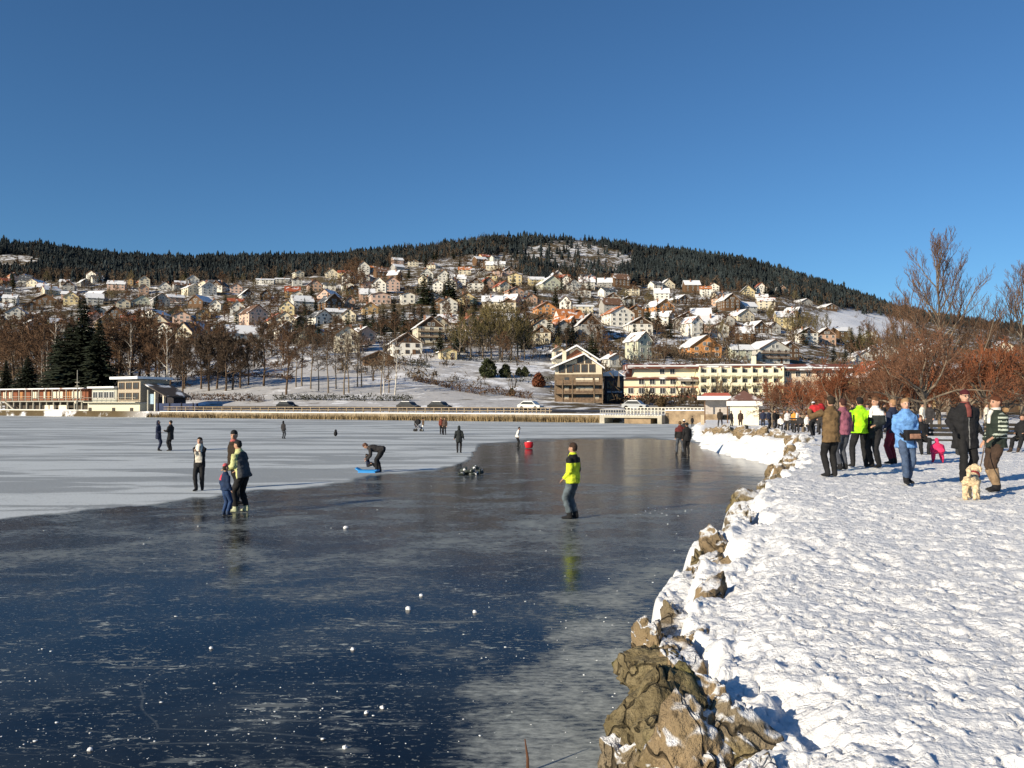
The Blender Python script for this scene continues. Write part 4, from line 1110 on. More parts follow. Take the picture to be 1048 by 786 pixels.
# ------------------------------------------------------------------ bathing station on the left
def local(t_name, label, cat, px, u, z=0.0):
    p = shore_pt(px, u)
    return thing(t_name, label, cat, (p.x, p.y, z), SDIR)
def bathing():
    S = 185.0 / F * 1.0
    red = M('station_red', (0.20, 0.07, 0.035), 0.85, 0.2, 0.6); pan = M('panel_white', (0.66, 0.60, 0.48), 0.8, 0.08); cream = M('station_cream', (0.60, 0.57, 0.45), 0.85, 0.06)
    post = M('post_grey', (0.34, 0.32, 0.27), 0.8, 0.15)
    t = local('bathing_pavilion', 'long red brown wooden bathing pavilion with white panels at the left shore', 'pavilion', 44, 6)
    W = 32.0
    MB().box((0, 3, 4.55), (W, 6, 2.5)).build('wall', red, t)
    MB().box((0, 2.6, 5.95), (W + 1, 8, .25)).build('roof', MR('station_roof', (0.22, 0.08, 0.05), 0.55), t)
    MB().box((0, 2.6, 3.2), (W, 7.4, .25)).build('floor', post, t)
    for i in range(13):
        x = -W / 2 + 1.2 + i * (W - 2.4) / 12
        MB().box((x, -.95, 4.6), (.2, .2, 2.5)).build('post', post, t)
        MB().box((x, -.6, 1.7), (.28, .28, 3.0)).build('stilt', post, t)
    for x in (-14.5, -12.2, -3.6, -2.4, 0.8, 4.4, 5.6, 6.8, 11.0, 12.2, 13.4): MB().box((x, -.06, 4.6), (1.0, .12, 1.5)).build('panel', pan, t)
    for x in (-8, 2.4, 8.6, 10): MB().box((x, -.06, 4.5), (1.1, .1, 1.7)).build('door', M('station_ochre', (0.36, 0.17, 0.07), 0.8), t)
    r = MB(); r.box((0, -1.05, 4.25), (W, .06, .08)); r.box((0, -1.05, 3.75), (W, .06, .06)); r.build('railing', post, t)
    MB().box((0, 3.4, 1.6), (W, 5, 3.1)).build('back_wall', M('underfloor_shade', (0.06, 0.05, 0.04), 0.9), t)  # not a wall: dark block standing in for shade under the open floor
    MB().beam((-12.5, -1.2, 3.2), (-8.4, -1.2, 1.1), .35).build('stair', post, t)
    for x in (3.2, 5.0, 8.2, 9.6): MB().box((x, -.9, 1.75), (1.4, .5, 1.2)).build('crate', pan, t)
    q = local('quay_wall', 'snow topped pale quay under the red brown bathing pavilion', 'wall', 44, 3.0, -.4)
    MB().box((0, 2, .9), (W + 6, 5, 1.6)).build('masonry', cream, q); MB().box((0, 2, 1.75), (W + 6, 5, .1)).build('snow_cover', SNOWR, q)
    # mast
    m = local('mast', 'thin grey mast with cross arms before the red brown pavilion', 'mast', 79, 1.6, 0)
    MB().loft([(0, 0, 0), (0, 0, 9.8)], [.14, .07], n=8).build('pole', post, m)
    for z in (6.4, 7.2): MB().box((0, 0, z), (1.4, .1, .1)).build('cross_arm', post, m)
    MB().ball((0, -.2, 3.0), .38).build('lamp', pan, m)
    # middle block
    b = local('lookout_building', 'cream lakeside building with glazed upper storey and snowy flat roof', 'building', 116, 2.0)
    MB().box((0, 4, 1.1), (16.5, 8, 3.4)).build('wall', cream, b)
    MB().box((-3.6, 4, 4.4), (8.0, 7, 2.9)).build('upper_wall', M('station_grey', (0.40, 0.40, 0.34), 0.8, 0.1), b)
    MB().box((4.2, 4, 5.2), (7.0, 7, 4.6)).build('tower', M('tower_ochre', (0.40, 0.34, 0.26), 0.85, 0.15), b)
    MB().box((-3.7, 3.6, 6.05), (8.6, 8, .35)).build('roof', SNOWR, b); MB().box((4.0, 3.6, 7.9), (8.6, 8.6, .5)).build('roof', SNOWR, b)
    for x in (-6.4, -4.6, -2.8, -1.1): link('window', win_mesh(1.4, 1.3, FRAMEW), b, (x, .5, 3.8))
    for x in (2.0, 4.2, 6.4):
        for z in (3.6, 5.7): link('window', win_mesh(1.5, 1.2, FRAMEB), b, (x, .5, z))
    for x in (-7.4, .2, 5.8): MB().box((x, -.05, .9), (.9, .1, 1.9)).build('door', M('door_dark', (0.05, 0.045, 0.04), 0.7), b)
    MB().box((0, -.5, 2.95), (16.5, 1.2, .15)).build('ledge', cream, b)
    r = MB(); r.box((0, -1.0, 3.9), (16.5, .05, .07))
    for i in range(12): r.box((-8.1 + i * 1.47, -1.0, 3.45), (.05, .05, .9))
    r.build('railing', post, b)
    # boat shed with sloping roof
    s = local('boat_shed', 'open dark boat shed with a slanting roof right of the cream lakeside building', 'shed', 160, 3.0)
    tim = M('shed_dark', (0.03, 0.028, 0.035), 0.8, 0.3)
    MB().prism([(-2.6, 0), (2.6, 0), (2.6, 4.2), (-2.6, 6.2)], 2.0, 5).build('wall', tim, s)
    MB().prism([(-3.0, 6.5), (3.6, 3.9), (3.6, 4.15), (-3.0, 6.75)], -.6, 5.4).build('roof', MR('shed_roof', (0.08, 0.065, 0.055), 0.15), s)
    for x in (-2.4, -.3, 2.2): MB().box((x, 0, 2.5), (.3, .3, 4.9 - x * .4)).build('post', pan if x > -2 else post, s)
    MB().box((-1.8, .4, 3.6), (1.4, .3, 2.0)).build('panel', M('panel_blue', (0.30, 0.42, 0.52), 0.7), s)
    c = local('tarpaulin', 'long dark blue tarpaulin screen standing on the shore beside the boat shed', 'tarpaulin', 181, 3.0)
    MB().box((0, 0, 1.9), (11.5, .5, 1.7)).build('cloth', M('tarp_blue', (0.022, 0.035, 0.085), 0.7, 0.3, 0.8), c)
    for x in (-5, -1.7, 1.7, 5): MB().box((x, -.35, 1.8), (.12, .12, 2.2)).build('post', tim, c)
bathing()

# ------------------------------------------------------------------ kiosk at the end of the path
def kiosk():
    Y = 84.0; k = Y / F; c = at(762, 437.5, Y)
    t = thing('kiosk', 'small white kiosk with brown hipped roof at the end of the snowy path', 'kiosk', (c.x, c.y, c.z), R(-14))
    W = 2.75; H = 22.5 * k
    wm = M('kiosk_white', (0.74, 0.70, 0.56), 0.8, 0.05, 0.8)
    MB().box((0, 1.4, H / 2 - .3), (W, 2.8, H + .6)).build('wall', wm, t)
    MB().box((0, 1.4, H + .22), (W + .7, 3.5, .5)).build('fascia', M('kiosk_fascia', (0.80, 0.78, 0.74), 0.7, 0.04), t)
    z = H + .474; a = W / 2 + .45
    MB().add([(-a, -.45, z), (a, -.45, z), (a, 3.25, z), (-a, 3.25, z), (0, 1.4, z + 1.05)], [(0, 1, 4), (1, 2, 4), (2, 3, 4), (3, 0, 4), (3, 2, 1, 0)]).build('roof', MR('kiosk_roof', (0.16, 0.085, 0.07), 0.15), t)
    MB().box((W / 2 + .03, 1.4, 1.0), (.06, .9, 2.0)).build('door', M('kiosk_door', (0.30, 0.27, 0.22), 0.8), t)
    t2 = thing('shelter', 'low annex with white fascia and red roof left of the white kiosk', 'shelter', at(733, 433, 92), R(-14))
    MB().box((0, 1.2, 1.9), (2.6, .15, 1.9)).build('back_wall', M('annex_grey', (0.40, 0.36, 0.33), 0.9, .15), t2)
    MB().box((-.2, .5, 2.75), (3.6, 2.4, .42)).build('fascia', M('kiosk_fascia'), t2)
    MB().prism([(-1.6, 2.97), (1.6, 2.97), (1.3, 3.3), (-1.2, 3.3)], -.6, 1.6).build('roof', MR('annex_roof', (0.30, 0.08, 0.06), 0.1), t2)
    for x in (-1.2, 1.2): MB().box((x, -.2, 1.3), (.12, .12, 2.6)).build('post', FRAMEB, t2)
    p = at(719, 436, 86)
    s = thing('post', 'pale wooden post standing at the tip of the snowy bank', 'post', p)
    MB().box((0, 0, .5), (.30, .22, 1.2)).box((0, 0, 1.12), (.34, .26, .05)).build('shaft', M('post_pale', (0.56, 0.46, 0.32), 0.8, .1), s)
kiosk()

def arcade():
    Y = 118.0; k = Y / F; c = at(1000, 419, Y)
    t = thing('arcade_building', 'long low ochre building with dark arcade behind the trees at right', 'building', (c.x, c.y, c.z), R(-16))
    W = 34.0
    och = M('arcade_ochre', (0.40, 0.29, 0.15), 0.85, 0.12, .4)
    MB().box((0, 4, 1.9), (W, 8, 5.2)).build('wall', M('arcade_shade', (0.07, 0.045, 0.03), 0.9, .2), t)  # wall coloured dark to stand for the shaded depth of the arcade
    MB().box((0, .2, 3.55), (W, 1.6, 1.9)).build('upper_wall', och, t)
    MB().prism([(-W / 2 - .6, 4.52), (W / 2 + .6, 4.52), (W / 2 - 1, 5.4), (-W / 2 + 1, 5.4)], -1.2, 8.5).build('roof', MR('arcade_roof', (0.34, 0.12, 0.05), 0.2), t)
    for i in range(10): MB().box((-W / 2 + .6 + i * (W - 1.2) / 9, -.3, 1.25), (.55, .5, 2.6)).build('pillar', och, t)
    for i in range(10): link('window', win_mesh(1.4, 1.2, FRAMEW), t, (-W / 2 + 2.4 + i * 3.2, -.6, 2.95))
arcade()

# ------------------------------------------------------------------ cars on the shore road
def car_mesh():
    prof = [(-2.1, .35), (2.1, .35), (2.15, .75), (1.35, .92), (.75, 1.45), (-1.1, 1.48), (-1.75, 1.0), (-2.1, .9)]
    mb = MB(); n = len(prof)
    vs = []
    for y, s in ((-.86, .0), (-.80, .06), (.80, .06), (.86, .0)): vs += [(x * (1 if s == 0 else .99), y, z) for x, z in prof]
    body = MB().prism(prof, -.84, .84)
    return body
def car(px, u, label, col, rot=0.0):
    p = shore_pt(px, u)
    t = thing('parked_car', label, 'car', (p.x, p.y, tz(p.x, p.y) + .1), SDIR + rot, 'cars parked along the shore road')
    car_mesh().build('body', M('paint_' + '_'.join(label.split()[:2]), col, 0.35, .05), t)
    for sy in (-1, 1): MB().prism([(1.15, .95), (.68, 1.38), (-1.05, 1.40), (-1.55, 1.0)], sy * .85 - .01, sy * .85 + .01).build('side_window', GLASS, t)
    for x in (-1.3, 1.3):
        for sy in (-1, 1):
            w = MB(); w.loft([(x, sy * .72, .34), (x, sy * .88, .34)], [.34, .34], side=(1, 0, 0), n=14); wh = w.build('wheel', M('tyre', (0.02, 0.02, 0.02), .9), t)
    MB().box((-.2, 0, 1.52), (1.7, 1.4, .08)).build('snow_cover', SNOWR, t)
    for sy in (-.6, .6): MB().box((2.14, sy, .72), (.06, .3, .14)).build('headlight', M('lamp_glass', (.7, .7, .68), .2), t)
for a in ((294, 16, 'black car parked below the bare shore trees', (.012, .012, .014)),
          (418, 16, 'charcoal car parked under the white dark gabled house', (.03, .03, .032)), (450, 16, 'black van-like car parked below the small bungalow', (.012, .012, .012)),
          (650, 24, 'silver car parked before the cream hotel terrace', (.36, .38, .40)), (543, 18, 'white car parked left of the timber apartments', (.7, .7, .68))):
    car(*a)
# ------------------------------------------------------------------ trees
def tubes(segs, n):
    """segs: array (k, 8): p0, p1, r0, r1 -> vertices and quads"""
    s = np.asarray(segs, float)
    p0, p1, r0, r1 = s[:, :3], s[:, 3:6], s[:, 6], s[:, 7]
    d = p1 - p0; d /= np.maximum(np.linalg.norm(d, axis=1, keepdims=True), 1e-9)
    ref = np.where(np.abs(d[:, 2:3]) > 0.9, np.array([[1.0, 0, 0]]), np.array([[0, 0, 1.0]]))
    a = np.cross(d, ref); a /= np.linalg.norm(a, axis=1, keepdims=True)
    b = np.cross(d, a)
    th = np.arange(n) * 2 * math.pi / n
    ring = a[:, None, :] * np.cos(th)[None, :, None] + b[:, None, :] * np.sin(th)[None, :, None]
    v0 = p0[:, None, :] + ring * r0[:, None, None]; v1 = p1[:, None, :] + ring * r1[:, None, None]
    v = np.concatenate([v0, v1], 1).reshape(-1, 3)
    k = np.arange(n); k2 = (k + 1) % n
    q = np.stack([k, k2, k2 + n, k + n], -1)
    f = (np.arange(len(s)) * 2 * n)[:, None, None] + q[None]
    return v, f.reshape(-1, 4)

def grow_bare(seed, H, spread=0.34, first=0.25, limbs=11, levels=(7, 6, 4), upright=0.5, r0=None, clubby=False, leader=True, twig=0.012, kink=0.22):
    """trunk segments, twig segments of a leafless tree"""
    rr = random.Random(seed)
    big, fine = [], []
    r0 = r0 or H * 0.018
    def branch(p, d, L_, r, lvl, nseg):
        pts = [p.copy()]; dd = d.copy()
        for i in range(nseg):
            dd = (dd + Vector((rr.gauss(0, kink), rr.gauss(0, kink), rr.gauss(0, kink) + upright * 0.16))).normalized()
            q = pts[-1] + dd * (L_ / nseg)
            ra = r * (1 - 0.75 * i / nseg); rb = r * (1 - 0.75 * (i + 1) / nseg)
            (big if lvl <= 1 else fine).append((*pts[-1], *q, ra, rb)); pts.append(q)
        if lvl > len(levels): return
        n = levels[lvl - 1] if lvl <= len(levels) else 0
        for k in range(n):
            t = (k + 0.6 + rr.uniform(-.3, .3)) / n
            t = 0.22 + 0.78 * t
            i = min(int(t * nseg), nseg - 1); base = pts[i].lerp(pts[i + 1], t * nseg - i)
            ax = (pts[i + 1] - pts[i]).normalized()
            side = Vector((rr.gauss(0, 1), rr.gauss(0, 1), rr.gauss(0, 0.7))).cross(ax)
            if side.length < 1e-3: continue
            nd_ = (ax * rr.uniform(0.55, 0.95) + side.normalized() * rr.uniform(0.5, 0.9) + Vector((0, 0, upright * 0.3))).normalized()
            branch(base, nd_, L_ * rr.uniform(0.36, 0.58) * (1.12 - 0.45 * t), max(r * 0.45, twig * 0.55), lvl + 1, 3 if lvl < 2 else 2)
    # trunk
    pts = [Vector((0, 0, -0.4))]; d = Vector((0, 0, 1)); TH = H * (0.93 if leader else first * 1.25)
    ns = 9
    for i in range(ns):
        d = (d + Vector((rr.gauss(0, .04), rr.gauss(0, .04), .25))).normalized()
        q = pts[-1] + d * ((TH + .4) / ns)
        ta, tb = i / ns, (i + 1) / ns
        big.append((*pts[-1], *q, r0 * (1 - .9 * ta if leader else 1 - .35 * ta), r0 * (1 - .9 * tb if leader else 1 - .35 * tb))); pts.append(q)
    for k in range(limbs):
        t = (k + .5) / limbs
        z = first + (0.96 - first) * t if leader else 0.78 + 0.22 * t
        i = min(int(z * ns), ns - 1); base = pts[i].lerp(pts[i + 1], z * ns - i)
        az = k * 2.4 + rr.uniform(-.4, .4)
        el = (0.35 + 0.75 * t) if leader else rr.uniform(0.35, 1.1)
        dd = Vector((math.cos(az) * math.cos(el), math.sin(az) * math.cos(el), math.sin(el)))
        Ln = H * spread * ((1.12 - 0.72 * t) if leader else rr.uniform(.8, 1.1))
        branch(base, dd, Ln, r0 * (0.42 * (1.1 - .6 * t) if leader else 0.45), 1, 4)
    return np.array(big), np.array(fine)

def bare_proto(key, bark, twigm, seed, H, twmin=0.012, **kw):
    b, f = grow_bare(seed, H, twig=twmin, **kw)
    f[:, 6] = np.maximum(f[:, 6], twmin); f[:, 7] = np.maximum(f[:, 7], twmin * 0.55)
    v, q = tubes(b, 6); m1 = npmesh('trunk', v, q, [bark], True)
    v, q = tubes(f, 3); m2 = npmesh('crown', v, q, [twigm], False)
    return m1, m2

BARK = M('bark_brown', (0.11, 0.075, 0.05), 0.95, 0.3, 3); BARKP = M('bark_birch', (0.52, 0.48, 0.42), 0.9, 0.3, 2); BARKG = M('bark_grey', (0.17, 0.135, 0.10), 0.95, 0.3, 3)
TWB = M('twig_brown', (0.135, 0.078, 0.045), 0.95, 0.25, 0.5); TWD = M('twig_dark', (0.085, 0.058, 0.038), 0.95, 0.25, 0.5); TWO = M('twig_olive', (0.15, 0.12, 0.05), 0.95, 0.25, 0.5); TWR = M('twig_red', (0.235, 0.082, 0.036), 0.9, 0.3, 0.5); TWR2 = M('twig_russet', (0.165, 0.08, 0.045), 0.9, 0.3, 0.5)
BP = {}
for i in range(3):
    BP['brown', i] = bare_proto('brown', BARK, TWB, 30 + i, 12, 0.032, limbs=12, levels=(8, 8, 3), upright=0.5)
    BP['dark', i] = bare_proto('dark', BARK, TWD, 40 + i, 12, 0.034, limbs=13, levels=(8, 8, 3), upright=0.6, spread=0.3)
BP['olive', 0] = bare_proto('olive', BARKG, TWO, 50, 12, 0.030, limbs=14, levels=(8, 8), upright=1.3, spread=0.36, kink=.16)
BP['birch', 0] = bare_proto('birch', BARKP, TWB, 53, 13, 0.024, limbs=13, levels=(7, 6), upright=0.4, spread=0.22, r0=0.16)
BP['birch', 1] = bare_proto('birch', BARKP, TWD, 54, 13, 0.024, limbs=13, levels=(7, 6), upright=0.7, spread=0.2, r0=0.15)
BP['tall', 0] = bare_proto('tall', BARKG, TWD, 56, 14, 0.030, limbs=12, levels=(7, 5), upright=0.5, spread=0.26, first=0.42, r0=.19)

def conifer(seed, H, W, n_whorl=26, per=11, mat=None, droop=0.25, first=0.06):
    rr = np.random.default_rng(seed)
    V, Fc, n = [], [], 0
    for w in range(n_whorl):
        t = (w + rr.uniform(-.3, .3)) / n_whorl
        t = min(max(t, 0), .985)
        z = H * (first + (1 - first) * t)
        Lr = W * (1 - t ** 1.25) ** 0.95 * rr.uniform(.72, 1.15) + 0.12
        for k in range(per):
            az = rr.uniform(0, 2 * math.pi); l = Lr * rr.uniform(.55, 1.1) * (1 + .16 * math.sin(az * 3 + seed + t * 5))
            ca, sa = math.cos(az), math.sin(az)
            for s in range(5):
                a = s / 5 * l; wd = (0.16 + 0.20 * l * (1 - s / 5.5)) * rr.uniform(.6, 1.2)
                ln = l / 5 * 1.9
                zz = z - droop * a * a / max(Lr, .3) * .55 + rr.normal(0, .08)
                jx, jy = rr.normal(0, .10, 2)
                c = np.array([ca * a + jx, sa * a + jy, zz])
                t1 = np.array([ca, sa, -droop * a / max(Lr, .3)]); t2 = np.array([-sa, ca, rr.normal(0, .25)])
                dn = np.array([0, 0, -rr.uniform(.25, .6) * wd])
                V += [c, c + t1 * ln * .6 + t2 * wd + dn, c + t1 * ln, c + t1 * ln * .6 - t2 * wd + dn]
                Fc.append((n, n + 1, n + 2, n + 3)); n += 4
    tr = MB().loft([(0, 0, -.5), (0, 0, H * .5), (0, 0, H * .98)], [H * .016, H * .010, .02], n=7).mesh('trunk', [BARK], True)
    return tr, npmesh('crown', V, Fc, [mat], False)
FOL = M('needle_dark', (0.022, 0.034, 0.018), 0.9, 0.4, 0.7); FOL2 = M('needle_green', (0.040, 0.055, 0.022), 0.9, 0.4, 0.7); FOL3 = M('needle_blackish', (0.024, 0.033, 0.018), 0.9, 0.4, 0.5)
CP = {i: conifer(60 + i, 14, (3.0, 3.6, 2.6)[i], mat=(FOL, FOL2, FOL)[i]) for i in range(3)}
CBIG = {i: conifer(70 + i, 24, (6.4, 8.0)[i], 52, 24, FOL3, first=0.04) for i in range(2)}

def plant(kind, var, x, y, z, H, label, group, rot=None, wid=1.0, cat='tree', name=None):
    if kind == 'conifer': ms = CP[var % 3]; h0 = 14
    elif kind == 'spruce': ms = CBIG[var % 2]; h0 = 24
    else:
        n = sum(1 for a in BP if a[0] == kind); ms = BP[kind, var % n]; h0 = {'birch': 13, 'tall': 14}.get(kind, 12)
    t = thing(name or {'conifer': 'conifer', 'spruce': 'spruce', 'birch': 'birch'}.get(kind, 'bare_tree'), label, cat, (x, y, z - .1), rng.uniform(0, 6.28) if rot is None else rot, group)
    s = H / h0; t.scale = (s * wid, s * wid, s)
    link('trunk', ms[0], t); link('crown', ms[1], t)
    return t

TREES = []
def tplace(kind, px, py, hpx, label=None, wid=1.0, u=None, group=None):
    """a tree whose foot is at (px, py) on the far slope and which is hpx tall in the picture"""
    if u is None: p = on_hill(px, py)
    else:
        p = shore_pt(px, u); p.z = tz(p.x, p.y)
    TREES.append(dict(kind=kind, px=px, py=py, p=p, H=hpx * p.y / F, wid=wid, label=label, group=group))
    PLACED.append((p.x, p.y, 1.5))

# big dark spruces at the left
for a in ((85, 404, 104, 1.0, 'tallest dark spruce in the clump behind the bathing pavilion'), (70, 403, 80, 1.05, 'broad dark spruce left of the tallest one'), (101, 403, 84, 1.0, 'dense dark spruce right of the tallest one'),
          (92, 402, 58, 1.2, 'low dark spruce at the foot of the tallest one'), (58, 402, 66, 1.0, 'dark spruce on the left flank of the spruce clump'), (28, 404, 46, 1.1, 'separate squat dark spruce left of the spruce clump'), (6, 404, 40, 1.0, 'dark spruce cut by the left picture edge'), (147, 404, 26, .9, 'small dark spruce beside the cream lookout building')):
    tplace('spruce', a[0], a[1], a[2], a[4], a[3], u=rng.uniform(30, 44))
def row(kind, items, lab, wid=1.0):
    items = sorted(items)
    for i, (px, py, h) in enumerate(items):
        tplace(kind, px, py, h, (ORD[i] + ' ' + lab) if len(items) > 1 else lab, wid)
row('brown', [(3, 396, 74), (14, 398, 66), (24, 400, 78), (36, 398, 72), (47, 399, 80), (60, 392, 70), (10, 388, 58), (40, 386, 62)], 'bare brown tree in the wood left of the dark spruces', 1.15)
row('brown', [(112, 398, 74), (122, 399, 82), (134, 400, 84), (143, 396, 76), (152, 398, 80), (160, 392, 66), (118, 386, 62), (150, 384, 60), (170, 394, 60), (163, 400, 70)], 'bare brown tree between dark spruces and boat shed', 1.15)
row('birch', [(48, 404, 60), (57, 405, 88), (133, 404, 80), (170, 402, 76), (44, 403, 50)], 'pale trunked birch among the left shore trees')
row('dark', [(174, 400, 54), (187, 403, 60), (189, 398, 52)], 'thin dark tree on snow right of the boat shed')
row('dark', [(206, 398, 56), (214, 400, 60), (222, 398, 58), (231, 400, 62), (238, 399, 56), (246, 397, 54), (270, 395, 66), (254, 394, 48), (212, 388, 50), (228, 386, 48)], 'dark trunked tree in the grove below the wide villa', 1.15)
row('brown', [(293, 404, 66)], 'single bare brown tree with a forked trunk in front of the lake grove', 1.1)
row('tall', [(303, 396, 62), (309, 395, 70), (318, 398, 60), (336, 402, 66), (344, 398, 60), (352, 404, 70), (357, 402, 66), (366, 396, 58), (370, 396, 62), (326, 400, 52), (398, 402, 58), (390, 404, 62)], 'slender high crowned tree on the snowy shore meadow')
row('birch', [(404, 404, 66), (393, 402, 60)], 'pale birch below the white house with the dark gable')
row('olive', [(470, 368, 44), (482, 368, 52), (494, 367, 50), (503, 368, 56), (512, 368, 58), (523, 368, 54), (530, 367, 50), (518, 360, 50), (498, 358, 46), (537, 368, 46)], 'bare willow of the brown green clump in mid picture', 1.2)
row('conifer', [(382, 342, 26), (392, 344, 30), (403, 345, 34), (413, 342, 30), (424, 341, 32), (374, 340, 24), (432, 338, 26)], 'dark conifer in the clump above the white dark gabled house', 1.1)
row('brown', [(404, 346, 28), (390, 348, 26), (422, 348, 26)], 'brown bush-like tree at the foot of the conifer clump', 1.3)
row('conifer', [(434, 312, 36), (440, 312, 34)], 'fir of the left twin before the red trimmed white house', .9)
row('conifer', [(459, 314, 38), (464, 314, 34), (455, 316, 30)], 'tall fir of the right dark twin group on the slope', 1.1)
row('conifer', [(312, 350, 34), (306, 352, 40), (318, 352, 36), (326, 354, 28)], 'dark conifer beside the house with slate blue roof', 1.1)
row('conifer', [(606, 372, 34), (610, 372, 28)], 'olive green conifer right of the timber apartments')
row('brown', [(616, 370, 36), (621, 372, 28)], 'bare reddish tree right of the olive conifer')
row('conifer', [(540, 350, 26), (551, 348, 26), (562, 350, 28), (572, 350, 26), (533, 350, 24), (582, 348, 22)], 'dark pine in the row above the timber apartments', 1.2)
row('conifer', [(497, 300, 22), (522, 308, 18), (476, 322, 16), (396, 334, 18), (538, 318, 14), (603, 298, 16), (486, 318, 16)], 'small dark fir between the villas in mid slope')
row('olive', [(888, 366, 28), (895, 368, 30), (880, 366, 24)], 'yellow green willow above the red twigged trees', 1.2)
row('conifer', [(872, 366, 32)], 'dark conifer beside the yellow green willow above the red twigged trees')
row('olive', [(815, 345, 26), (826, 347, 28), (836, 348, 26), (846, 345, 24), (806, 342, 24)], 'bare olive brown tree below the white field', 1.2)
row('brown', [(690, 342, 24), (672, 346, 22), (668, 368, 24), (680, 372, 22), (740, 340, 22), (735, 350, 24), (700, 340, 20), (752, 352, 22)], 'bare brown tree around the narrow white tower-like house', 1.2)
row('dark', [(728, 366, 24), (767, 350, 22), (745, 366, 22)], 'dark bare tree just right of the orange house', 1.2)
row('brown', [(290, 368, 44), (278, 362, 38), (265, 360, 36), (320, 372, 40), (335, 368, 36), (300, 352, 30), (366, 366, 30), (345, 346, 24)], 'bare brown tree amid the houses behind the shore meadow', 1.2)
row('brown', [(200, 362, 36), (214, 358, 34), (226, 364, 36), (178, 366, 40), (190, 376, 40), (236, 372, 40), (260, 376, 36)], 'bare brown tree around the wide villa at left', 1.2)
row('conifer', [(186, 366, 34), (222, 350, 26), (168, 372, 40)], 'dark conifer around the wide villa at left')
row('brown', [(358, 296, 30), (364, 298, 34), (352, 300, 24), (368, 300, 28)], 'bare red brown tree standing high on the left of the pink villa', 1.1)
# the rest of the slope's trees
ft = []
tries = 0
while len(ft) < 290 and tries < 30000:
    tries += 1
    px = rng.uniform(-60, 1060); py = rng.uniform(264, 372)
    if float(wooded(px, py)) > 0.7: continue
    if 525 < px < 655 and py < 282: continue
    if 828 < px < 920 and 320 < py < 346: continue
    if 130 < px < 560 and py > 352 and rng.random() > 0.4: continue
    if px > 920 and py < 340: continue
    p = on_hill(px, py)
    if p.y - float(shoreY(px)) < 60: continue
    if not clear(p.x, p.y, 1.6): continue
    # keep the fronts of the picked-out houses in view
    if any(abs(px - a) < 13 and 0 < py - b < 14 for a, b in HOUSES) and rng.random() < 0.9: continue
    PLACED.append((p.x, p.y, 1.6))
    kind = rng.choice(['brown', 'brown', 'brown', 'dark', 'dark', 'conifer', 'conifer', 'conifer', 'olive']) if px < 900 else 'brown'
    ft.append((px, py, p, kind))
lab = {'brown': 'bare brown tree', 'dark': 'dark leafless tree', 'conifer': 'dark green conifer', 'olive': 'olive toned bare tree'}
bands = {}
for px, py, p, kind in ft:
    z = ('far left', 'left', 'mid left', 'central', 'mid right', 'right', 'far right')[int(np.searchsorted([130, 260, 390, 520, 650, 800], px))]
    hgt = 'upper' if py < 292 else 'middle' if py < 318 else 'lower'
    bands.setdefault((kind, z, hgt), []).append((px, py, p))
for (kind, z, hgt), items in bands.items():
    items.sort(key=lambda q: q[0])
    for i, (px, py, p) in enumerate(items):
        b = f'{lab[kind]} among houses on the {hgt} slope, {z}'
        TREES.append(dict(kind=kind, px=px, py=py, p=p, H=rng.uniform(7.5, 13.5) * (1.1 if kind == 'conifer' else 1), wid=1.25 if kind != 'conifer' else 1.0,
                          label=b if len(items) == 1 else f'{ORD[min(i, 17)]} {b}', group='trees among the houses on the slope'))
for i, t in enumerate(TREES):
    p = t['p']
    plant(t['kind'], i, p.x, p.y, p.z, t['H'], t['label'], t['group'] or 'trees of the lake shore', wid=t['wid'])

# round clipped bushes on the meadow
def bush_mesh(seed, mat, n=900, tall=1.2, leaf=0.16):
    r_ = np.random.default_rng(seed)
    d = r_.normal(0, 1, (n, 3)); d /= np.linalg.norm(d, axis=1, keepdims=True)
    rad = (0.72 + 0.28 * r_.random((n, 1)) ** .4) * (1 + 0.12 * np.sin(d[:, :1] * 5 + seed) * np.cos(d[:, 2:] * 4))
    c = d * rad; c[:, 2] = np.maximum(c[:, 2], -.8) * tall + .8 * tall
    k = np.clip(1.25 - c[:, 2:3] / (2.2 * tall), .35, 1); c[:, :2] *= k
    t1 = r_.normal(0, 1, (n, 3)) * leaf; t2 = r_.normal(0, 1, (n, 3)) * leaf
    v = np.stack([c - t1, c + t2, c + t1], 1).reshape(-1, 3)
    return npmesh('leaves', v, np.arange(3 * n).reshape(-1, 3), [mat])
DG = M('thuja_green', (0.035, 0.042, 0.016), 0.9, 0.35, 1)
RB = M('beech_russet', (0.16, 0.055, 0.025), 0.9, 0.3, 1)
for k, (px, py, h, m, lab_) in enumerate(((500, 386, 20, DG, 'larger egg shaped evergreen bush on the snowy meadow'), (517, 386, 14, DG, 'smaller round evergreen bush right of the egg shaped one'), (551, 396, 15, RB, 'round russet hedge bush left of the timber apartments'),
        (524, 405, 8, DG, 'small dark bush at the meadow foot below the round evergreens'), (537, 385, 10, DG, 'dark juniper on the snowy terrace above the russet bush'), (531, 384, 8, DG, 'smallest juniper on the snowy terrace above the russet bush'), (677, 416, 11, M('hedge_brown', (0.09, 0.06, 0.03), .9, .3), 'brown shrub before the hotel terrace'))):
    p = on_hill(px, py); s = h * p.y / F / 2.3
    b = thing('bush', lab_, 'bush', p, 0); b.scale = (s, s, s)
    link('leaves', bush_mesh(k, m), b)
    MB().loft([(0, 0, -.3), (0, 0, .9)], [.12, .06], n=6).build('stem', BARK, b)

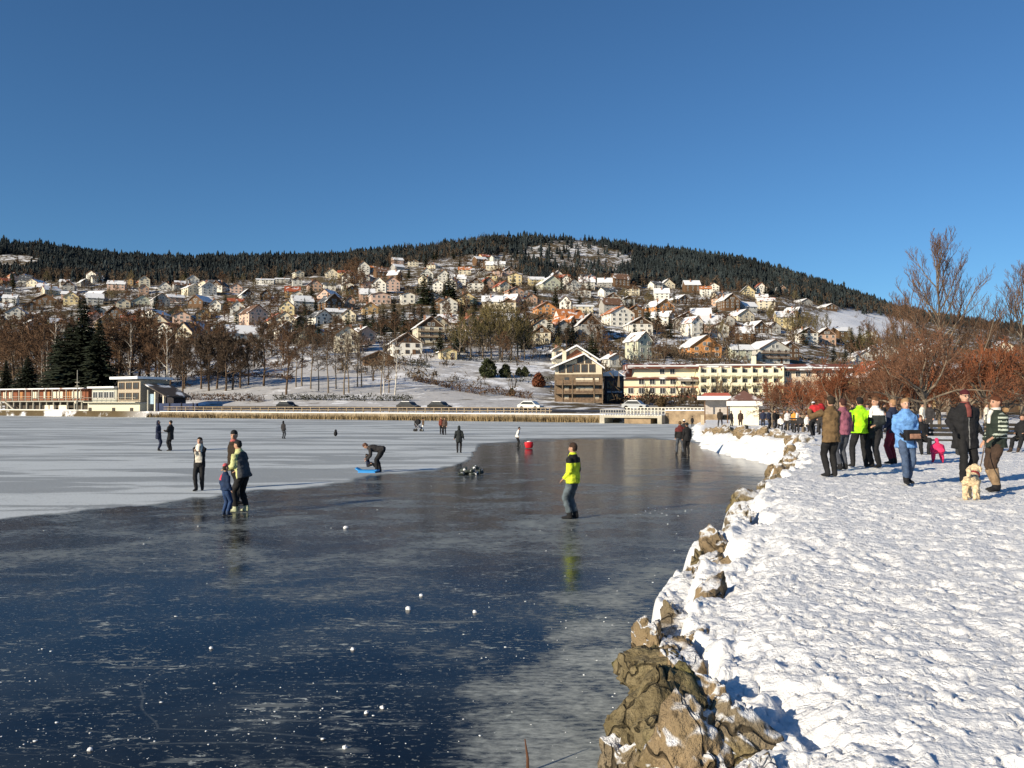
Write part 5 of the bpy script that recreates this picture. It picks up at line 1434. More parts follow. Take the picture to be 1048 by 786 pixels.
def hedge(px0, px1, py0, py1, h, lab_, mat):
    t = None
    V = []; r_ = np.random.default_rng(int(px0))
    a, b = on_hill(px0, py0), on_hill(px1, py1)
    c0 = (a + b) / 2
    t = thing('hedge', lab_, 'hedge', (c0.x, c0.y, tz(c0.x, c0.y)), 0)
    for i in range(int((b - a).length * 30)):
        q = a.lerp(b, r_.random()); z = tz(q.x, q.y)
        c = np.array([q.x - c0.x + r_.normal(0, .3), q.y - c0.y + r_.normal(0, .5), z - t.location.z + r_.uniform(0, h)])
        d = r_.normal(0, .28, 3); e = r_.normal(0, .12, 3)
        V += [c - d, c + d, c + d + e]
    link('twigs', npmesh('twigs', V, np.arange(len(V)).reshape(-1, 3), [mat]), t)
HB = M('hedge_russet', (.085, .05, .03), .95, .4, .4); HD = M('hedge_dark', (.035, .035, .022), .95, .4, .4)
hedge(462, 498, 399, 405, 1.9, 'dark russet hedge slanting down the meadow below the round bushes', HB)
hedge(499, 545, 402, 409, 1.6, 'lower brown hedge running on towards the timber apartments', HB)
hedge(424, 462, 390, 398, 1.2, 'low brown hedge above the road below the small bungalow', HB)
hedge(395, 440, 372, 377, 1.8, 'dark clipped hedge in front of the white dark gabled house', HD)
hedge(470, 530, 369, 371, 1.6, 'hedge along the upper rim of the meadow under the willows', HD)
hedge(200, 300, 384, 388, 1.2, 'thin brown hedge across the meadow below the wide villa', HB)
hedge(176, 270, 409, 411, 1.5, 'rust brown hedge behind the road right of the blue tarpaulin', HB)
hedge(280, 420, 409.5, 410.5, 1.1, 'dark low hedge behind the parked cars', HD)
hedge(520, 566, 390, 394, 2.2, 'dark hedge beside the timber apartments', HD)

# ------------------------------------------------------------------ the forest on the hill and the undergrowth of the slope
def forest():
    r_ = np.random.default_rng(5)
    # low tree: five ragged skirts
    def tree(seed):
        q = np.random.default_rng(seed); V = []; Fc = []; n = 0
        for t in range(6):
            zb = 0.10 + 0.15 * t; zt = min(zb + 0.30, 1.0); rad = 0.17 * (1 - t / 6.6) * q.uniform(.85, 1.15)
            k = 7
            for i in range(k):
                a = 2 * math.pi * (i + q.uniform(-.3, .3)) / k; a2 = a + 2 * math.pi / k * q.uniform(.7, 1.1)
                r1, r2 = rad * q.uniform(.65, 1.25), rad * q.uniform(.65, 1.25)
                V += [(0, 0, zt), (math.cos(a) * r1, math.sin(a) * r1, zb + q.uniform(-.05, .03)), (math.cos(a2) * r2, math.sin(a2) * r2, zb + q.uniform(-.05, .03))]
                Fc.append((n, n + 1, n + 2)); n += 3
        return np.array(V), np.array(Fc)
    protos = [tree(s) for s in range(5)]
    V, Fc, n = [], [], 0; Vb, Fb, nb = [], [], 0
    cnt = 0
    N = 105000
    pxs = r_.uniform(-220, 1250, N); us = 1085 * np.sqrt(r_.uniform(0.10, 1, N))
    Ys = shoreY(pxs) + us; Xs = (pxs - 524) / 860 * Ys
    Zs = terr(Xs, Ys)
    py = HOR - 860 * (Zs - CAMZ) / Ys
    w = wooded(pxs, py); w[us > 1000] = .9
    clump = fbm(Xs / 30, Ys / 30, 91, 3)
    keep = (r_.random(N) < w * (0.55 + 0.6 * clump))
    deep = np.interp(pxs, FX, FYV) - py          # pixels above the forest edge
    idx = np.where(keep)[0][:30000]
    for i in idx:
        bare = r_.random() < (0.40 if deep[i] < 5 else 0.22 if 330 < pxs[i] < 520 else 0.05)
        H = float(np.clip(r_.lognormal(math.log(8.2), .24), 5, 14)) * (0.70 + 0.6 * clump[i])
        if us[i] > 960: H *= .8 if r_.random() > .05 else 1.1
        a = r_.uniform(0, 6.28); ca, sa = math.cos(a), math.sin(a)
        if not bare:
            v, f = protos[r_.integers(5)]
            wd = H * r_.uniform(1.1, 1.7)
            vv = np.empty_like(v); vv[:, 0] = (v[:, 0] * ca - v[:, 1] * sa) * wd; vv[:, 1] = (v[:, 0] * sa + v[:, 1] * ca) * wd; vv[:, 2] = v[:, 2] * H
            V.append(vv + (Xs[i], Ys[i], Zs[i] - .5)); Fc.append(f + n); n += len(v)
        else:
            H *= .8; k = 46
            c = r_.normal(0, 1, (k, 3)) * (.15 * H, .15 * H, .22 * H) + (0, 0, .62 * H)
            d = r_.normal(0, 1, (k, 3)) * (.10 * H, .10 * H, .14 * H); e = r_.normal(0, .09, (k, 3))
            vv = np.stack([c - d, c + d, c + d + e * 2.5], 1).reshape(-1, 3)
            tr = np.array([(-.16, 0, 0), (.16, 0, 0), (0, 0, H)])
            vv = np.concatenate([vv, tr]) + (Xs[i], Ys[i], Zs[i] - .3)
            Vb.append(vv); Fb.append(np.arange(len(vv)).reshape(-1, 3) + nb); nb += len(vv)
    stuff(tag(link('conifer_forest', npmesh('conifer_forest', np.concatenate(V), np.concatenate(Fc), [M('forest_needles_hazed', (0.023, 0.031, 0.033), 0.95, 0.6, 0.022)])),  # needle colour made lighter and bluer to imitate the softness of distance
              'dense dark conifer forest covering the top of the hill', 'forest'))
    stuff(tag(link('bare_woodland', npmesh('bare_woodland', np.concatenate(Vb), np.concatenate(Fb), [M('woodland_twigs', (0.105, 0.075, 0.05), 0.95, 0.35, 0.05)])),
              'brown leafless woodland mixed along the lower forest edge', 'woodland'))
    # scrub and hedges between the houses
    V, n = [], 0
    N = 22000
    pxs = r_.uniform(-150, 1150, N); us = r_.uniform(55, 800, N) 
    Ys = shoreY(pxs) + us; Xs = (pxs - 524) / 860 * Ys; Zs = terr(Xs, Ys)
    py = HOR - 860 * (Zs - CAMZ) / Ys
    dens = sstep(0.36, 0.58, fbm(Xs / 22, Ys / 22, 95, 3)) * (1 - .6 * ((pxs > 130) & (pxs < 560) & (py > 356))) * (1 - .97 * ((pxs > 835) & (pxs < 925) & (py > 318) & (py < 346)))
    for i in np.where(r_.random(N) < dens)[0]:
        k = 30; h = r_.uniform(1.0, 3.2) * (1 if r_.random() < .7 else 1.8); wx = r_.uniform(1.0, 3.0)
        c = r_.normal(0, 1, (k, 3)) * (.5 * wx, .5 * wx, .28 * h) + (0, 0, .5 * h)
        d = r_.normal(0, 1, (k, 3)) * (.35 * wx, .35 * wx, .4 * h); e = r_.normal(0, .10, (k, 3))
        V.append(np.stack([c - d * .5, c + d * .5, c + d * .5 + e * 2], 1).reshape(-1, 3) + (Xs[i], Ys[i], Zs[i]))
    V = np.concatenate(V)
    stuff(tag(link('garden_scrub', npmesh('garden_scrub', V, np.arange(len(V)).reshape(-1, 3), [M('scrub_twigs', (0.085, 0.062, 0.040), 0.95, 0.5, 0.06)])),
              'brown scrub and hedges filling the gaps between the hillside houses', 'scrub'))
forest()

# ------------------------------------------------------------------ red twigged trees on the right, near
PR = []
for i in range(4):
    PR.append(bare_proto('pollard', BARKG, (TWR, TWR2, TWR, TWR2)[i], 110 + i, 6.6, 0.012, first=0.24, limbs=11, levels=(8, 7, 3), leader=False, spread=0.42, upright=0.7, r0=0.14, kink=.26))
def near_tree(px, Y, H, v, label, wid=1.0):
    x = (px - 524) / 860 * Y
    z = bz(x, Y) if Y < 100 else tz(x, Y)
    if Y >= 100: z = min(z, 2.0)
    t = thing('red_twigged_tree', label, 'tree', (x, Y, z - .05), rng.uniform(0, 6.28), 'red twigged trees lining the snowy bank')
    s = H / 6.6; t.scale = (s * wid, s * wid, s)
    link('trunk', PR[v % 4][0], t); link('crown', PR[v % 4][1], t)
nt_ = [(790, 76), (806, 70), (822, 62), (846, 66), (858, 57), (879, 63), (899, 68), (915, 56), (938, 60), (946, 47), (962, 66), (992, 58), (1010, 49), (1030, 62), (1052, 54), (1075, 48), (1090, 60)]
for i, (px, Y) in enumerate(nt_):
    near_tree(px, Y, (5.9 + 1.5 * rng.random() + max(0, (Y - 55) * .02)) * (0.85 if px < 830 else 1.0) + (0.5 if px > 890 else 0), i, ORD[i] + ' red twigged tree in the front rows behind the crowd', 1.1)
nt2 = [(830, 88), (852, 94), (875, 90), (893, 96), (918, 88), (935, 98), (958, 92), (982, 99), (1003, 90), (1024, 97), (1045, 88), (1066, 95)]
for i, (px, Y) in enumerate(nt2):
    near_tree(px, Y, 5.6 + 1.6 * rng.random() + (1.0 if px > 890 else 0), i + 1, ORD[i] + ' red twigged tree in the rear row hiding the ochre building', 1.2)
# the two tall bare trees
TT = bare_proto('tall_bare', BARKG, M('twig_warm_brown', (0.15, 0.085, 0.05), .95, .25, .6), 131, 17.5, 0.014, first=0.20, limbs=24, levels=(8, 6, 3), spread=0.42, upright=1.3, r0=0.26, kink=.13)  # one even warm brown for the twigs of the tall trees
for px, Y, H, lab_, rz in ((972, 76, 16.6, 'tall upright bare tree towering over the crowd at right', 0.4), (1046, 84, 14.6, 'tall bare tree partly cut by the right picture edge', 2.2), (918, 92, 13.2, 'lower bare tree with dark spreading twigs left of the tall upright one', 4.0)):
    x = (px - 524) / 860 * Y
    t = thing('bare_tree', lab_, 'tree', (x, Y, bz(x, Y) - .1), rz)
    s = H / 17.5; t.scale = (s * (1.1 if px == 918 else .95),) * 2 + (s,)
    link('trunk', TT[0], t); link('crown', TT[1], t)
# ------------------------------------------------------------------ people
TMP = bpy.data.scenes.new('workshop')
def remesh(mb, voxel, smooth=2, rough=0.0, seed=0):
    """fuse the overlapping pieces of mb into one continuous skin"""
    me = mb.mesh('tmp', [])
    o = bpy.data.objects.new('tmp', me); TMP.collection.objects.link(o)
    m = o.modifiers.new('r', 'REMESH'); m.mode = 'VOXEL'; m.voxel_size = voxel
    if smooth:
        s = o.modifiers.new('s', 'SMOOTH'); s.factor = 0.5; s.iterations = smooth
    vl = TMP.view_layers[0]; vl.update()
    dg = vl.depsgraph
    out = bpy.data.meshes.new_from_object(o.evaluated_get(dg), depsgraph=dg)
    TMP.collection.objects.unlink(o); bpy.data.objects.remove(o); bpy.data.meshes.remove(me)
    n = len(out.vertices)
    if rough and n:
        co = np.empty(n * 3, np.float32); no = np.empty(n * 3, np.float32)
        out.vertices.foreach_get('co', co); out.vertices.foreach_get('normal', no)
        co = co.reshape(-1, 3); no = no.reshape(-1, 3)
        d = (fbm(co[:, 0] * 9 + co[:, 1] * 6 + seed, co[:, 2] * 13 + co[:, 1] * 5, 3 + seed, 3) - .5) * 2 * rough
        co += no * d[:, None]
        out.vertices.foreach_set('co', co.ravel())
    out.polygons.foreach_set('use_smooth', [True] * len(out.polygons))
    out.update()
    return out

def paint(me, fn):
    """material slot per face from its centre"""
    n = len(me.polygons)
    c = np.empty(n * 3, np.float32); me.polygons.foreach_get('center', c)
    me.polygons.foreach_set('material_index', fn(c.reshape(-1, 3)).astype(np.int32))

def ik(a, b, l1, l2, pole):
    d = b - a; L_ = min(d.length, (l1 + l2) * .999)
    if d.length < 1e-5: d = Vector((0, 0, -1))
    u = d.normalized(); b2 = a + u * L_
    x = (l1 * l1 - l2 * l2 + L_ * L_) / (2 * L_)
    h = math.sqrt(max(0, l1 * l1 - x * x))
    p = pole - u * pole.dot(u)
    p = p.normalized() if p.length > 1e-4 else Vector((0, 1, 0))
    return a + u * x + p * h, b2

CL = {}
def cloth(col, rough=0.85):
    k = 'cloth_%02d_%02d_%02d' % tuple(int(c * 99) for c in col)
    return M(k, col, rough, 0.28, 9.0, 0.5, bscale=28)
SKIN = M('skin', (0.44, 0.25, 0.17), 0.6, 0.08, 12); SKIN2 = M('skin_pale', (0.48, 0.29, 0.21), 0.6, 0.08, 12)
EYE = M('eye_dark', (0.03, 0.02, 0.015), 0.3, 0.1); LIP = M('lip', (0.38, 0.14, 0.11), 0.6, 0.1)
BLACK = (0.012, 0.012, 0.014); NAVY = (0.016, 0.022, 0.05); DARK = (0.028, 0.026, 0.028); JEAN = (0.07, 0.11, 0.18); JEANG = (0.09, 0.115, 0.135); BROWN = (0.10, 0.062, 0.032); WHITE = (0.72, 0.71, 0.68)

def person(loc, face, H, label, top=BLACK, legs=BLACK, shoes=BLACK, hair=(0.03, 0.02, 0.012), long_hair=False, hat=None, hood=None, scarf=None, gloves=None, hem=-0.04, lean=0, side=0, feet=None,
           hands=None, hip=0.525, head=(0, 0), patch=None, patchcol=None, detail=2, group='people out by the frozen lake', bulk=1.0, child=False, fur=None, skin=None, calf=None, knees=None, lb=1.0):
    """a figure facing local +y; every length a share of the height H.  face: bearing in degrees, 0 = away from us, 180 = towards us"""
    t = thing('person', label, 'person', loc, R(-face), group)
    s = H; V_ = Vector
    hs = 1.25 if child else 1.0
    ph = R(lean); sd_ = R(side)
    up = V_((math.sin(sd_), math.sin(ph), math.cos(ph))).normalized(); fw = V_((0, math.cos(ph), -math.sin(ph))); rt = V_((1, 0, 0))
    pel = V_((0, -0.25 * math.sin(ph) * .5, hip))
    sh = pel + up * 0.285; neck = pel + up * 0.315
    hp = ph * .75 + R(head[0]); hy = R(head[1])
    hup = V_((math.sin(sd_) * .6, math.sin(hp), math.cos(hp))).normalized()
    hf0 = V_((math.sin(hy), math.cos(hy), 0)); hf = (hf0 - hup * hf0.dot(hup)).normalized(); hr = hf.cross(hup)
    hc = neck + hup * 0.080 * hs
    feet = feet or [(-.055, -.01, 0), (.055, .015, 0)]
    hands = hands or [(-.035, .03, -.30), (.035, .05, -.30)]
    LG, AR = [], []
    for i, f in enumerate(feet):
        sx = -1 if i == 0 else 1
        a = pel + V_((sx * .05, 0, -.015)); b = V_((f[0], f[1], .042 + f[2]))
        kpole = V_((sx * .15, 1, 0)) if knees is None else V_(knees[i])
        k, b = ik(a, b, .248, .245, kpole)
        LG.append((a, k, b))
    for i, h in enumerate(hands):
        sx = -1 if i == 0 else 1
        a = sh + rt * (sx * .097 * (1 + (bulk - 1) * .45)) - up * .018
        b = a + rt * h[0] + fw * h[1] + up * h[2]
        e, b = ik(a, b, .165, .150, -fw * 1.0 + rt * (sx * .16) - up * .55)
        AR.append((a, e, b))
    vox = {0: .021, 1: .014, 2: .0095}[detail] * (1.2 if child else 1)
    S = lambda v: v * s
    # ---- body: one continuous skin
    b = MB(); n_ = 12
    def lf(mb, pts, rad, side_=rt, n=n_): mb.loft([S(p) for p in pts], [(S(r), S(r)) if not isinstance(r, tuple) else (S(r[0]), S(r[1])) for r in rad], side_, n)
    lf(b, [pel - up * .05, pel + up * .02, pel + up * .12, pel + up * .22, sh, neck], [(.06, .05), (.088, .062), (.078, .055), (.092, .062), (.078, .05), (.034, .036)])
    lf(b, [neck - hup * .03, neck + hup * .02, hc], [.033, .030, .03])
    q = lambda u_, f_, r_=0: hc + (hup * u_ + hf * f_ + hr * r_) * hs
    lf(b, [q(-.068, .026), q(-.055, .018), q(-.03, .008), q(0, .002), q(.03, -.002), q(.05, -.004), q(.063, -.006)], [(.014, .014), (.027, .034), (.038, .047), (.043, .053), (.042, .052), (.032, .04), (.012, .016)], hr, 14)
    lf(b, [q(.012, .050), q(-.008, .062), q(-.016, .060), q(-.022, .05)], [.006, .0085, .0105, .006], hr, 8)
    for sx in (-1, 1): lf(b, [q(-.018, -.004, sx * .043), q(0, -.006, sx * .047), q(.014, -.006, sx * .044)], [(.005, .008), (.006, .013), (.005, .009)], hr, 8)
    for a, k, an in LG: lf(b, [a, a.lerp(k, .5), k, k.lerp(an, .35), an, an - V_((0, 0, .02))], [.045, .040, .030, .031, .020, .02])
    HND = []
    for i, (a, e, w) in enumerate(AR):
        sx = -1 if i == 0 else 1
        lf(b, [a, a.lerp(e, .5), e, e.lerp(w, .4), w], [.030, .026, .021, .021, .0145])
        d = (w - e).normalized(); sd2 = rt - d * rt.dot(d)
        sd2 = sd2.normalized() if sd2.length > .05 else V_((0, 1, 0))
        nrm = d.cross(sd2)
        c = w + d * .028
        HND.append(c)
        lf(b, [w - d * .006, w + d * .012, w + d * .032, w + d * .052], [(.014, .011), (.021, .0105), (.0235, .0105), (.021, .009)], sd2, 10)
        if detail == 2:
            for j, (o_, ln) in enumerate(((-.0165, .034), (-.0055, .040), (.0055, .038), (.0165, .029))):
                p0 = w + d * .048 + sd2 * o_; p1 = p0 + d * ln * .5 + nrm * .004; p2 = p1 + (d * .75 + nrm * .55) * ln * .5
                lf(b, [p0, p1, p2], [.0062, .0058, .0045], sd2, 6)
            p0 = w + d * .016 - sd2 * sx * .018
            lf(b, [p0, p0 + d * .016 - sd2 * sx * .012, p0 + d * .034 - sd2 * sx * .014 + nrm * .004], [.0075, .007, .005], nrm, 6)
    me = remesh(b, S(vox), 1)
    sk = skin or SKIN
    for m in (sk, EYE, LIP, cloth(gloves) if gloves else sk): me.materials.append(m)
    def pf(c):
        c = c / s; r = np.zeros(len(c))
        for sx in (-1, 1): r[np.linalg.norm(c - np.array(q(.006, .047, sx * .0185)), axis=1) < .0068 * hs] = 1
        mo = np.array(q(-.036, .046)); dd = c - mo
        r[(np.abs(dd @ np.array(hr)) < .016 * hs) & (np.abs(dd @ np.array(hup)) < .005 * hs) & (dd @ np.array(hf) > -.015)] = 2
        if gloves:
            for h in HND: r[np.linalg.norm(c - np.array(h), axis=1) < .075] = 3
        return r
    paint(me, pf)
    link('body', me, t)
    # ---- trousers
    lm = cloth(legs)
    g = MB()
    lf(g, [pel - up * .055, pel - up * .0, pel + up * .07], [(.062, .056), (.094 * bulk, .074), (.088 * bulk, .068)])
    for a, k, an in LG: lf(g, [a + V_((0, 0, .03)), a.lerp(k, .45), k, k.lerp(an, .35), k.lerp(an, .88)], [(.056 * lb, .062 * lb), (.053 * lb, .056 * lb), (.042 * lb, .044 * lb), (.042 * lb, .045 * lb), (.034 * lb, .040 * lb)])
    me = remesh(g, S(vox * 1.0), 1, S(.0085), int(H * 100)); me.materials.append(lm)
    link('trousers', me, t)
    # ---- shoes, each its own
    for i, (a, k, an) in enumerate(LG):
        yaw = feet[i][3] if len(feet[i]) > 3 else (-12 if i == 0 else 12)
        f_ = V_((-math.sin(R(-yaw)), math.cos(R(-yaw)), 0)); sdv = V_((f_.y, -f_.x, 0))
        g = MB(); gz = an.z - .042
        base = V_((an.x, an.y, gz))
        if calf: lf(g, [k.lerp(an, .15), k.lerp(an, .6), an + V_((0, 0, .01)), base + V_((0, 0, .03))], [(.046, .05), (.042, .046), (.036, .04), (.034, .04)])
        else: lf(g, [k.lerp(an, .78), an, base + V_((0, 0, .03))], [(.036, .040), (.031, .035), (.03, .036)])
        lf(g, [base - f_ * .030 + V_((0, 0, .022)), base + f_ * .0 + V_((0, 0, .028)), base + f_ * .05 + V_((0, 0, .024)), base + f_ * .10 + V_((0, 0, .016)), base + f_ * .118 + V_((0, 0, .014))], [(.022, .020), (.029, .027), (.029, .022), (.026, .015), (.014, .010)], sdv)
        me = remesh(g, S(max(vox, .010)), 1); me.materials.append(cloth(calf) if calf else cloth(shoes))
        if calf:
            me.materials.append(cloth(shoes)); paint(me, lambda c, z=S(gz + .075): (c[:, 2] < z).astype(float))
        link('boot', me, t)
    # ---- jacket
    g = MB(); hm = pel + up * hem if lean < 40 else pel + up * hem
    if hem < -.08: hm = pel + V_((0, 0, hem))
    flare = 1.0 + max(0, -hem - .05) * .5
    lf(g, [hm, hm.lerp(pel + up * .12, .35), pel + up * .12, pel + up * .20, pel + up * .265, sh + up * .012, neck + up * .012], [(.112 * bulk * flare, .088 * flare), (.106 * bulk, .086), (.100 * bulk, .080), (.107 * bulk, .083), (.106 * (1 + (bulk - 1) * .6), .076), (.074, .058), (.047, .046)])
    for a, e, w in AR: lf(g, [a - rt * 0 + up * .005, a.lerp(e, .35), e, e.lerp(w, .5), w - (w - e).normalized() * .006], [.041, .042 * (1 + (bulk - 1) * .5), .037 * (1 + (bulk - 1) * .5), .034, .028])
    me = remesh(g, S(vox * 1.0), 1, S(.0115), int(H * 77))
    me.materials.append(cloth(top))
    if patch:
        me.materials.append(cloth(patchcol)); paint(me, lambda c: patch(c / s))
    link('jacket', me, t)
    # ---- collar
    g = MB(); lf(g, [neck - up * .02, neck + hup * .012, neck + hup * .03], [(.052, .052), (.05, .05), (.046, .047)])
    me = remesh(g, S(max(vox, .012)), 1); me.materials.append(cloth(scarf if scarf else top)); link('scarf' if scarf else 'collar', me, t)
    if scarf:
        g = MB(); lf(g, [neck + fw * .05 + up * .0, neck + fw * .082 - up * .06, neck + fw * .088 - up * .14], [(.035, .018), (.03, .014), (.026, .012)])
        me = remesh(g, S(max(vox, .011)), 1); me.materials.append(cloth(scarf)); link('scarf_end', me, t)
    # ---- hair, hat, hood
    if not hood:
        g = MB()
        lf(g, [q(-.035, -.030), q(-.01, -.020), q(.02, -.008), q(.045, -.001), q(.062, -.002), q(.072, -.004)], [(.034, .026), (.046, .042), (.048, .053), (.046, .056), (.031, .040), (.01, .014)], hr, 14)
        if long_hair: lf(g, [q(.03, -.018), q(-.03, -.036), q(-.08, -.046), q(-.135, -.048)], [(.044, .036), (.050, .030), (.052, .026), (.036, .014)], hr, 12)
        me = remesh(g, S(max(vox, .0105)), 1, S(.003)); me.materials.append(cloth(hair)); link('hair', me, t)
    if hat:
        g = MB(); lf(g, [q(.016, -.004), q(.034, -.004), q(.056, -.005), q(.072, -.007), q(.080, -.008)], [(.0495, .060), (.050, .060), (.042, .050), (.026, .032), (.008, .01)], hr, 14)
        me = remesh(g, S(max(vox, .0105)), 1, S(.002)); me.materials.append(cloth(hat)); link('hat', me, t)
    if hood:
        g = MB(); lf(g, [q(-.085, -.02), q(-.05, -.022), q(0, -.020), q(.04, -.016), q(.068, -.014), q(.083, -.016)], [(.052, .046), (.052, .048), (.054, .052), (.050, .052), (.034, .04), (.01, .014)], hr, 14)
        me = remesh(g, S(max(vox, .0115)), 1, S(.003)); me.materials.append(cloth(hood)); link('hood', me, t)
    if fur:
        g = MB(); lf(g, [sh + fw * -.055 - rt * .085 + up * .03, sh - fw * .105 + up * .028, sh + fw * -.055 + rt * .085 + up * .03], [(.03, .03), (.04, .036), (.03, .03)], up, 10)
        me = remesh(g, S(max(vox, .0115)), 1, S(.012), 3); me.materials.append(cloth(fur)); link('fur_trim', me, t)
    return t

IC = lambda px, py: on_z(px, py, 0.0)
def hgt(p, top_py, foot_py): return (foot_py - top_py) * p.y / F
def ice_person(px, py, tpy, face, label, **kw):
    p = IC(px, py); h = kw.pop('H', hgt(p, tpy, py)); return person(p, face, h, label, **kw)
def bank_person(px, py, tpy, face, label, **kw):
    p = on_bank(px, py); h = kw.pop('H', hgt(p, tpy, py)); p.z += .01
    return person(p, face, h, label, **kw)
OPEN = lambda c0: (lambda c: ((np.abs(c[:, 0]) < .045) & (c[:, 1] > 0.02) & (c[:, 2] > c0)).astype(float))

# on the ice
ice_person(162, 461.5, 430, 80, 'person in a hooded dark navy coat with a bag, left one of the far pair', top=NAVY, hood=NAVY, hem=-.14, legs=NAVY, hands=[(-.03, .05, -.28), (.03, .12, -.18)], detail=0, bulk=1.15)
ice_person(174.5, 461.5, 430, 285, 'person in black coat facing the hooded navy one far left on the ice', top=BLACK, hem=-.16, hat=BLACK, hands=[(-.02, .18, -.12), (.02, .16, -.16)], detail=0)
ice_person(204, 502, 447, 175, 'woman in an open black coat over white top, hands raised to her face', top=BLACK, patch=lambda c: ((np.abs(c[:, 0]) < .062) & (c[:, 1] > 0.0) & (c[:, 2] > .52)).astype(float), patchcol=(0.62, 0.57, 0.48), scarf=(0.62, 0.58, 0.50), long_hair=True, hem=-.09,
           hands=[(.06, .13, -.06), (-.06, .14, -.05)], feet=[(-.04, -.05, 0), (.035, .07, 0)], detail=1, skin=SKIN2)
ice_person(239, 516, 440, 60, 'man in black cap and dark jacket standing behind the family on the ice', top=(0.03, 0.018, 0.018), hat=BLACK, legs=BLACK, scarf=(0.35, 0.09, 0.09), head=(0, 120), hem=-.06, detail=1)
ice_person(247, 524, 449, 285, 'adult in pale yellow green jacket bending towards the child in blue', top=(0.50, 0.52, 0.24), patch=lambda c: (c[:, 1] < -.012).astype(float), patchcol=(0.05, 0.055, 0.065), hair=BLACK, hem=-.06, lean=14, bulk=1.25,
           hands=[(-.02, .20, -.16), (.02, .20, -.20)], shoes=(0.40, 0.42, 0.28), feet=[(-.06, .05, 0), (.06, -.05, 0)], detail=1)
ice_person(230.5, 527.5, 476, 40, 'child in blue snow suit with pink hat beside the adults on the ice', top=(0.012, 0.028, 0.075), legs=(0.022, 0.05, 0.13), hat=(0.52, 0.10, 0.12), shoes=(0.03, 0.05, 0.10), child=True, detail=1, hem=-.03, patch=lambda c: ((c[:, 2] > .70) & (c[:, 0] < -.02)).astype(float), patchcol=(0.55, 0.05, 0.09), bulk=1.1)
ice_person(290, 449, 430.5, 30, 'lone dark figure with a dark backpack far out on the frosted ice', top=DARK, hood=BLACK, legs=(0.05, 0.055, 0.07), hem=-.08, detail=0, bulk=1.2)
ice_person(386, 483.5, 455, 268, 'man in dark clothes bent double over a child on a blue sled', H=1.78, top=DARK, lean=83, hip=.505, hem=-.03, hands=[(-.01, .27, .06), (.01, .25, .10)], feet=[(-.06, .0, 0), (.06, -.06, 0)], head=(-5, 0), hair=(0.10, 0.05, 0.035), detail=1,
           )
p_ = IC(376.5, 482.5)
person(p_ + Vector((0, .0, .10)), 100, 0.95, 'small child in navy seated on the blue sled', top=NAVY, hat=BLACK, legs=BLACK, hip=.14, feet=[(-.06, .40, .0), (.06, .40, .0)], hands=[(-.02, .16, -.18), (.02, .16, -.18)], lean=-10, child=True, detail=0)
ice_person(425, 441.5, 428.5, 90, 'distant person in black at left of the far pushchair group', top=BLACK, legs=DARK, detail=0, hem=-.06)
ice_person(433, 441.5, 428.5, 250, 'distant person with brown top and white trousers by the pushchair', top=BROWN, legs=WHITE, long_hair=True, hair=BROWN, detail=0)
ice_person(451.6, 444.5, 426.5, 160, 'distant person in a red brown jacket right of the pushchair group', top=(0.17, 0.045, 0.03), legs=BLACK, hair=(.12, .04, .02), detail=0)
ice_person(455.2, 445, 427, 200, 'distant person in a dark jacket close beside the red brown one', top=(0.07, 0.045, 0.035), legs=BLACK, detail=0)
ice_person(469.8, 463.5, 435.5, 0, 'hooded person in black seen from behind standing mid lake', top=(0.016, 0.02, 0.022), hood=(0.016, 0.02, 0.022), legs=BLACK, hem=-.12, detail=1, bulk=1.1, hands=[(-.07, .03, -.28), (.07, .03, -.28)])
ice_person(529.8, 458, 437, 80, 'child in white jacket and black trousers bowing towards a red sled', top=WHITE, legs=BLACK, lean=16, hair=BLACK, detail=0, hands=[(-.01, .08, -.27), (.01, .08, -.27)], child=True)
ice_person(586.5, 531, 453, 300, 'man in bright yellow green jacket and blue jeans standing alone on the ice', top=(0.56, 0.66, 0.035), legs=JEANG, hair=(0.035, 0.02, 0.014), hat=(0.035, 0.018, 0.014), hem=-.055, bulk=1.22,
           patch=lambda c: ((c[:, 2] > .735) | ((c[:, 0] > .06) & (c[:, 2] > .60) & (c[:, 1] < .04)) ).astype(float) * (np.hypot(c[:, 0], c[:, 1] - .07) > .05), patchcol=BLACK, hands=[(.0, .09, -.27), (-.005, .10, -.26)], feet=[(-.05, .02, 0), (.05, -.02, 0)], detail=2)
ice_person(696, 465.5, 430.5, 10, 'person in dark red and black jacket and jeans, left half of the couple', top=(0.10, 0.02, 0.02), patch=lambda c: (c[:, 2] < .68).astype(float), patchcol=BLACK, legs=(0.06, 0.07, 0.09), feet=[(-.10, .0, 0), (.10, .02, 0)], detail=1, hair=BROWN)
ice_person(703.2, 466, 432, 350, 'person all in black, right half of the couple on the ice', top=BLACK, hem=-.10, detail=1, hat=None, hair=BLACK)
ice_person(700.2, 459, 429, 5, 'person in a white woolly hat half hidden behind the couple', top=DARK, hat=(0.78, 0.76, 0.72), detail=0)
ice_person(708.5, 437, 426.0, 20, 'tiny dark child near the pale wooden post', top=BLACK, legs=BLACK, child=True, detail=0, hat=BLACK)
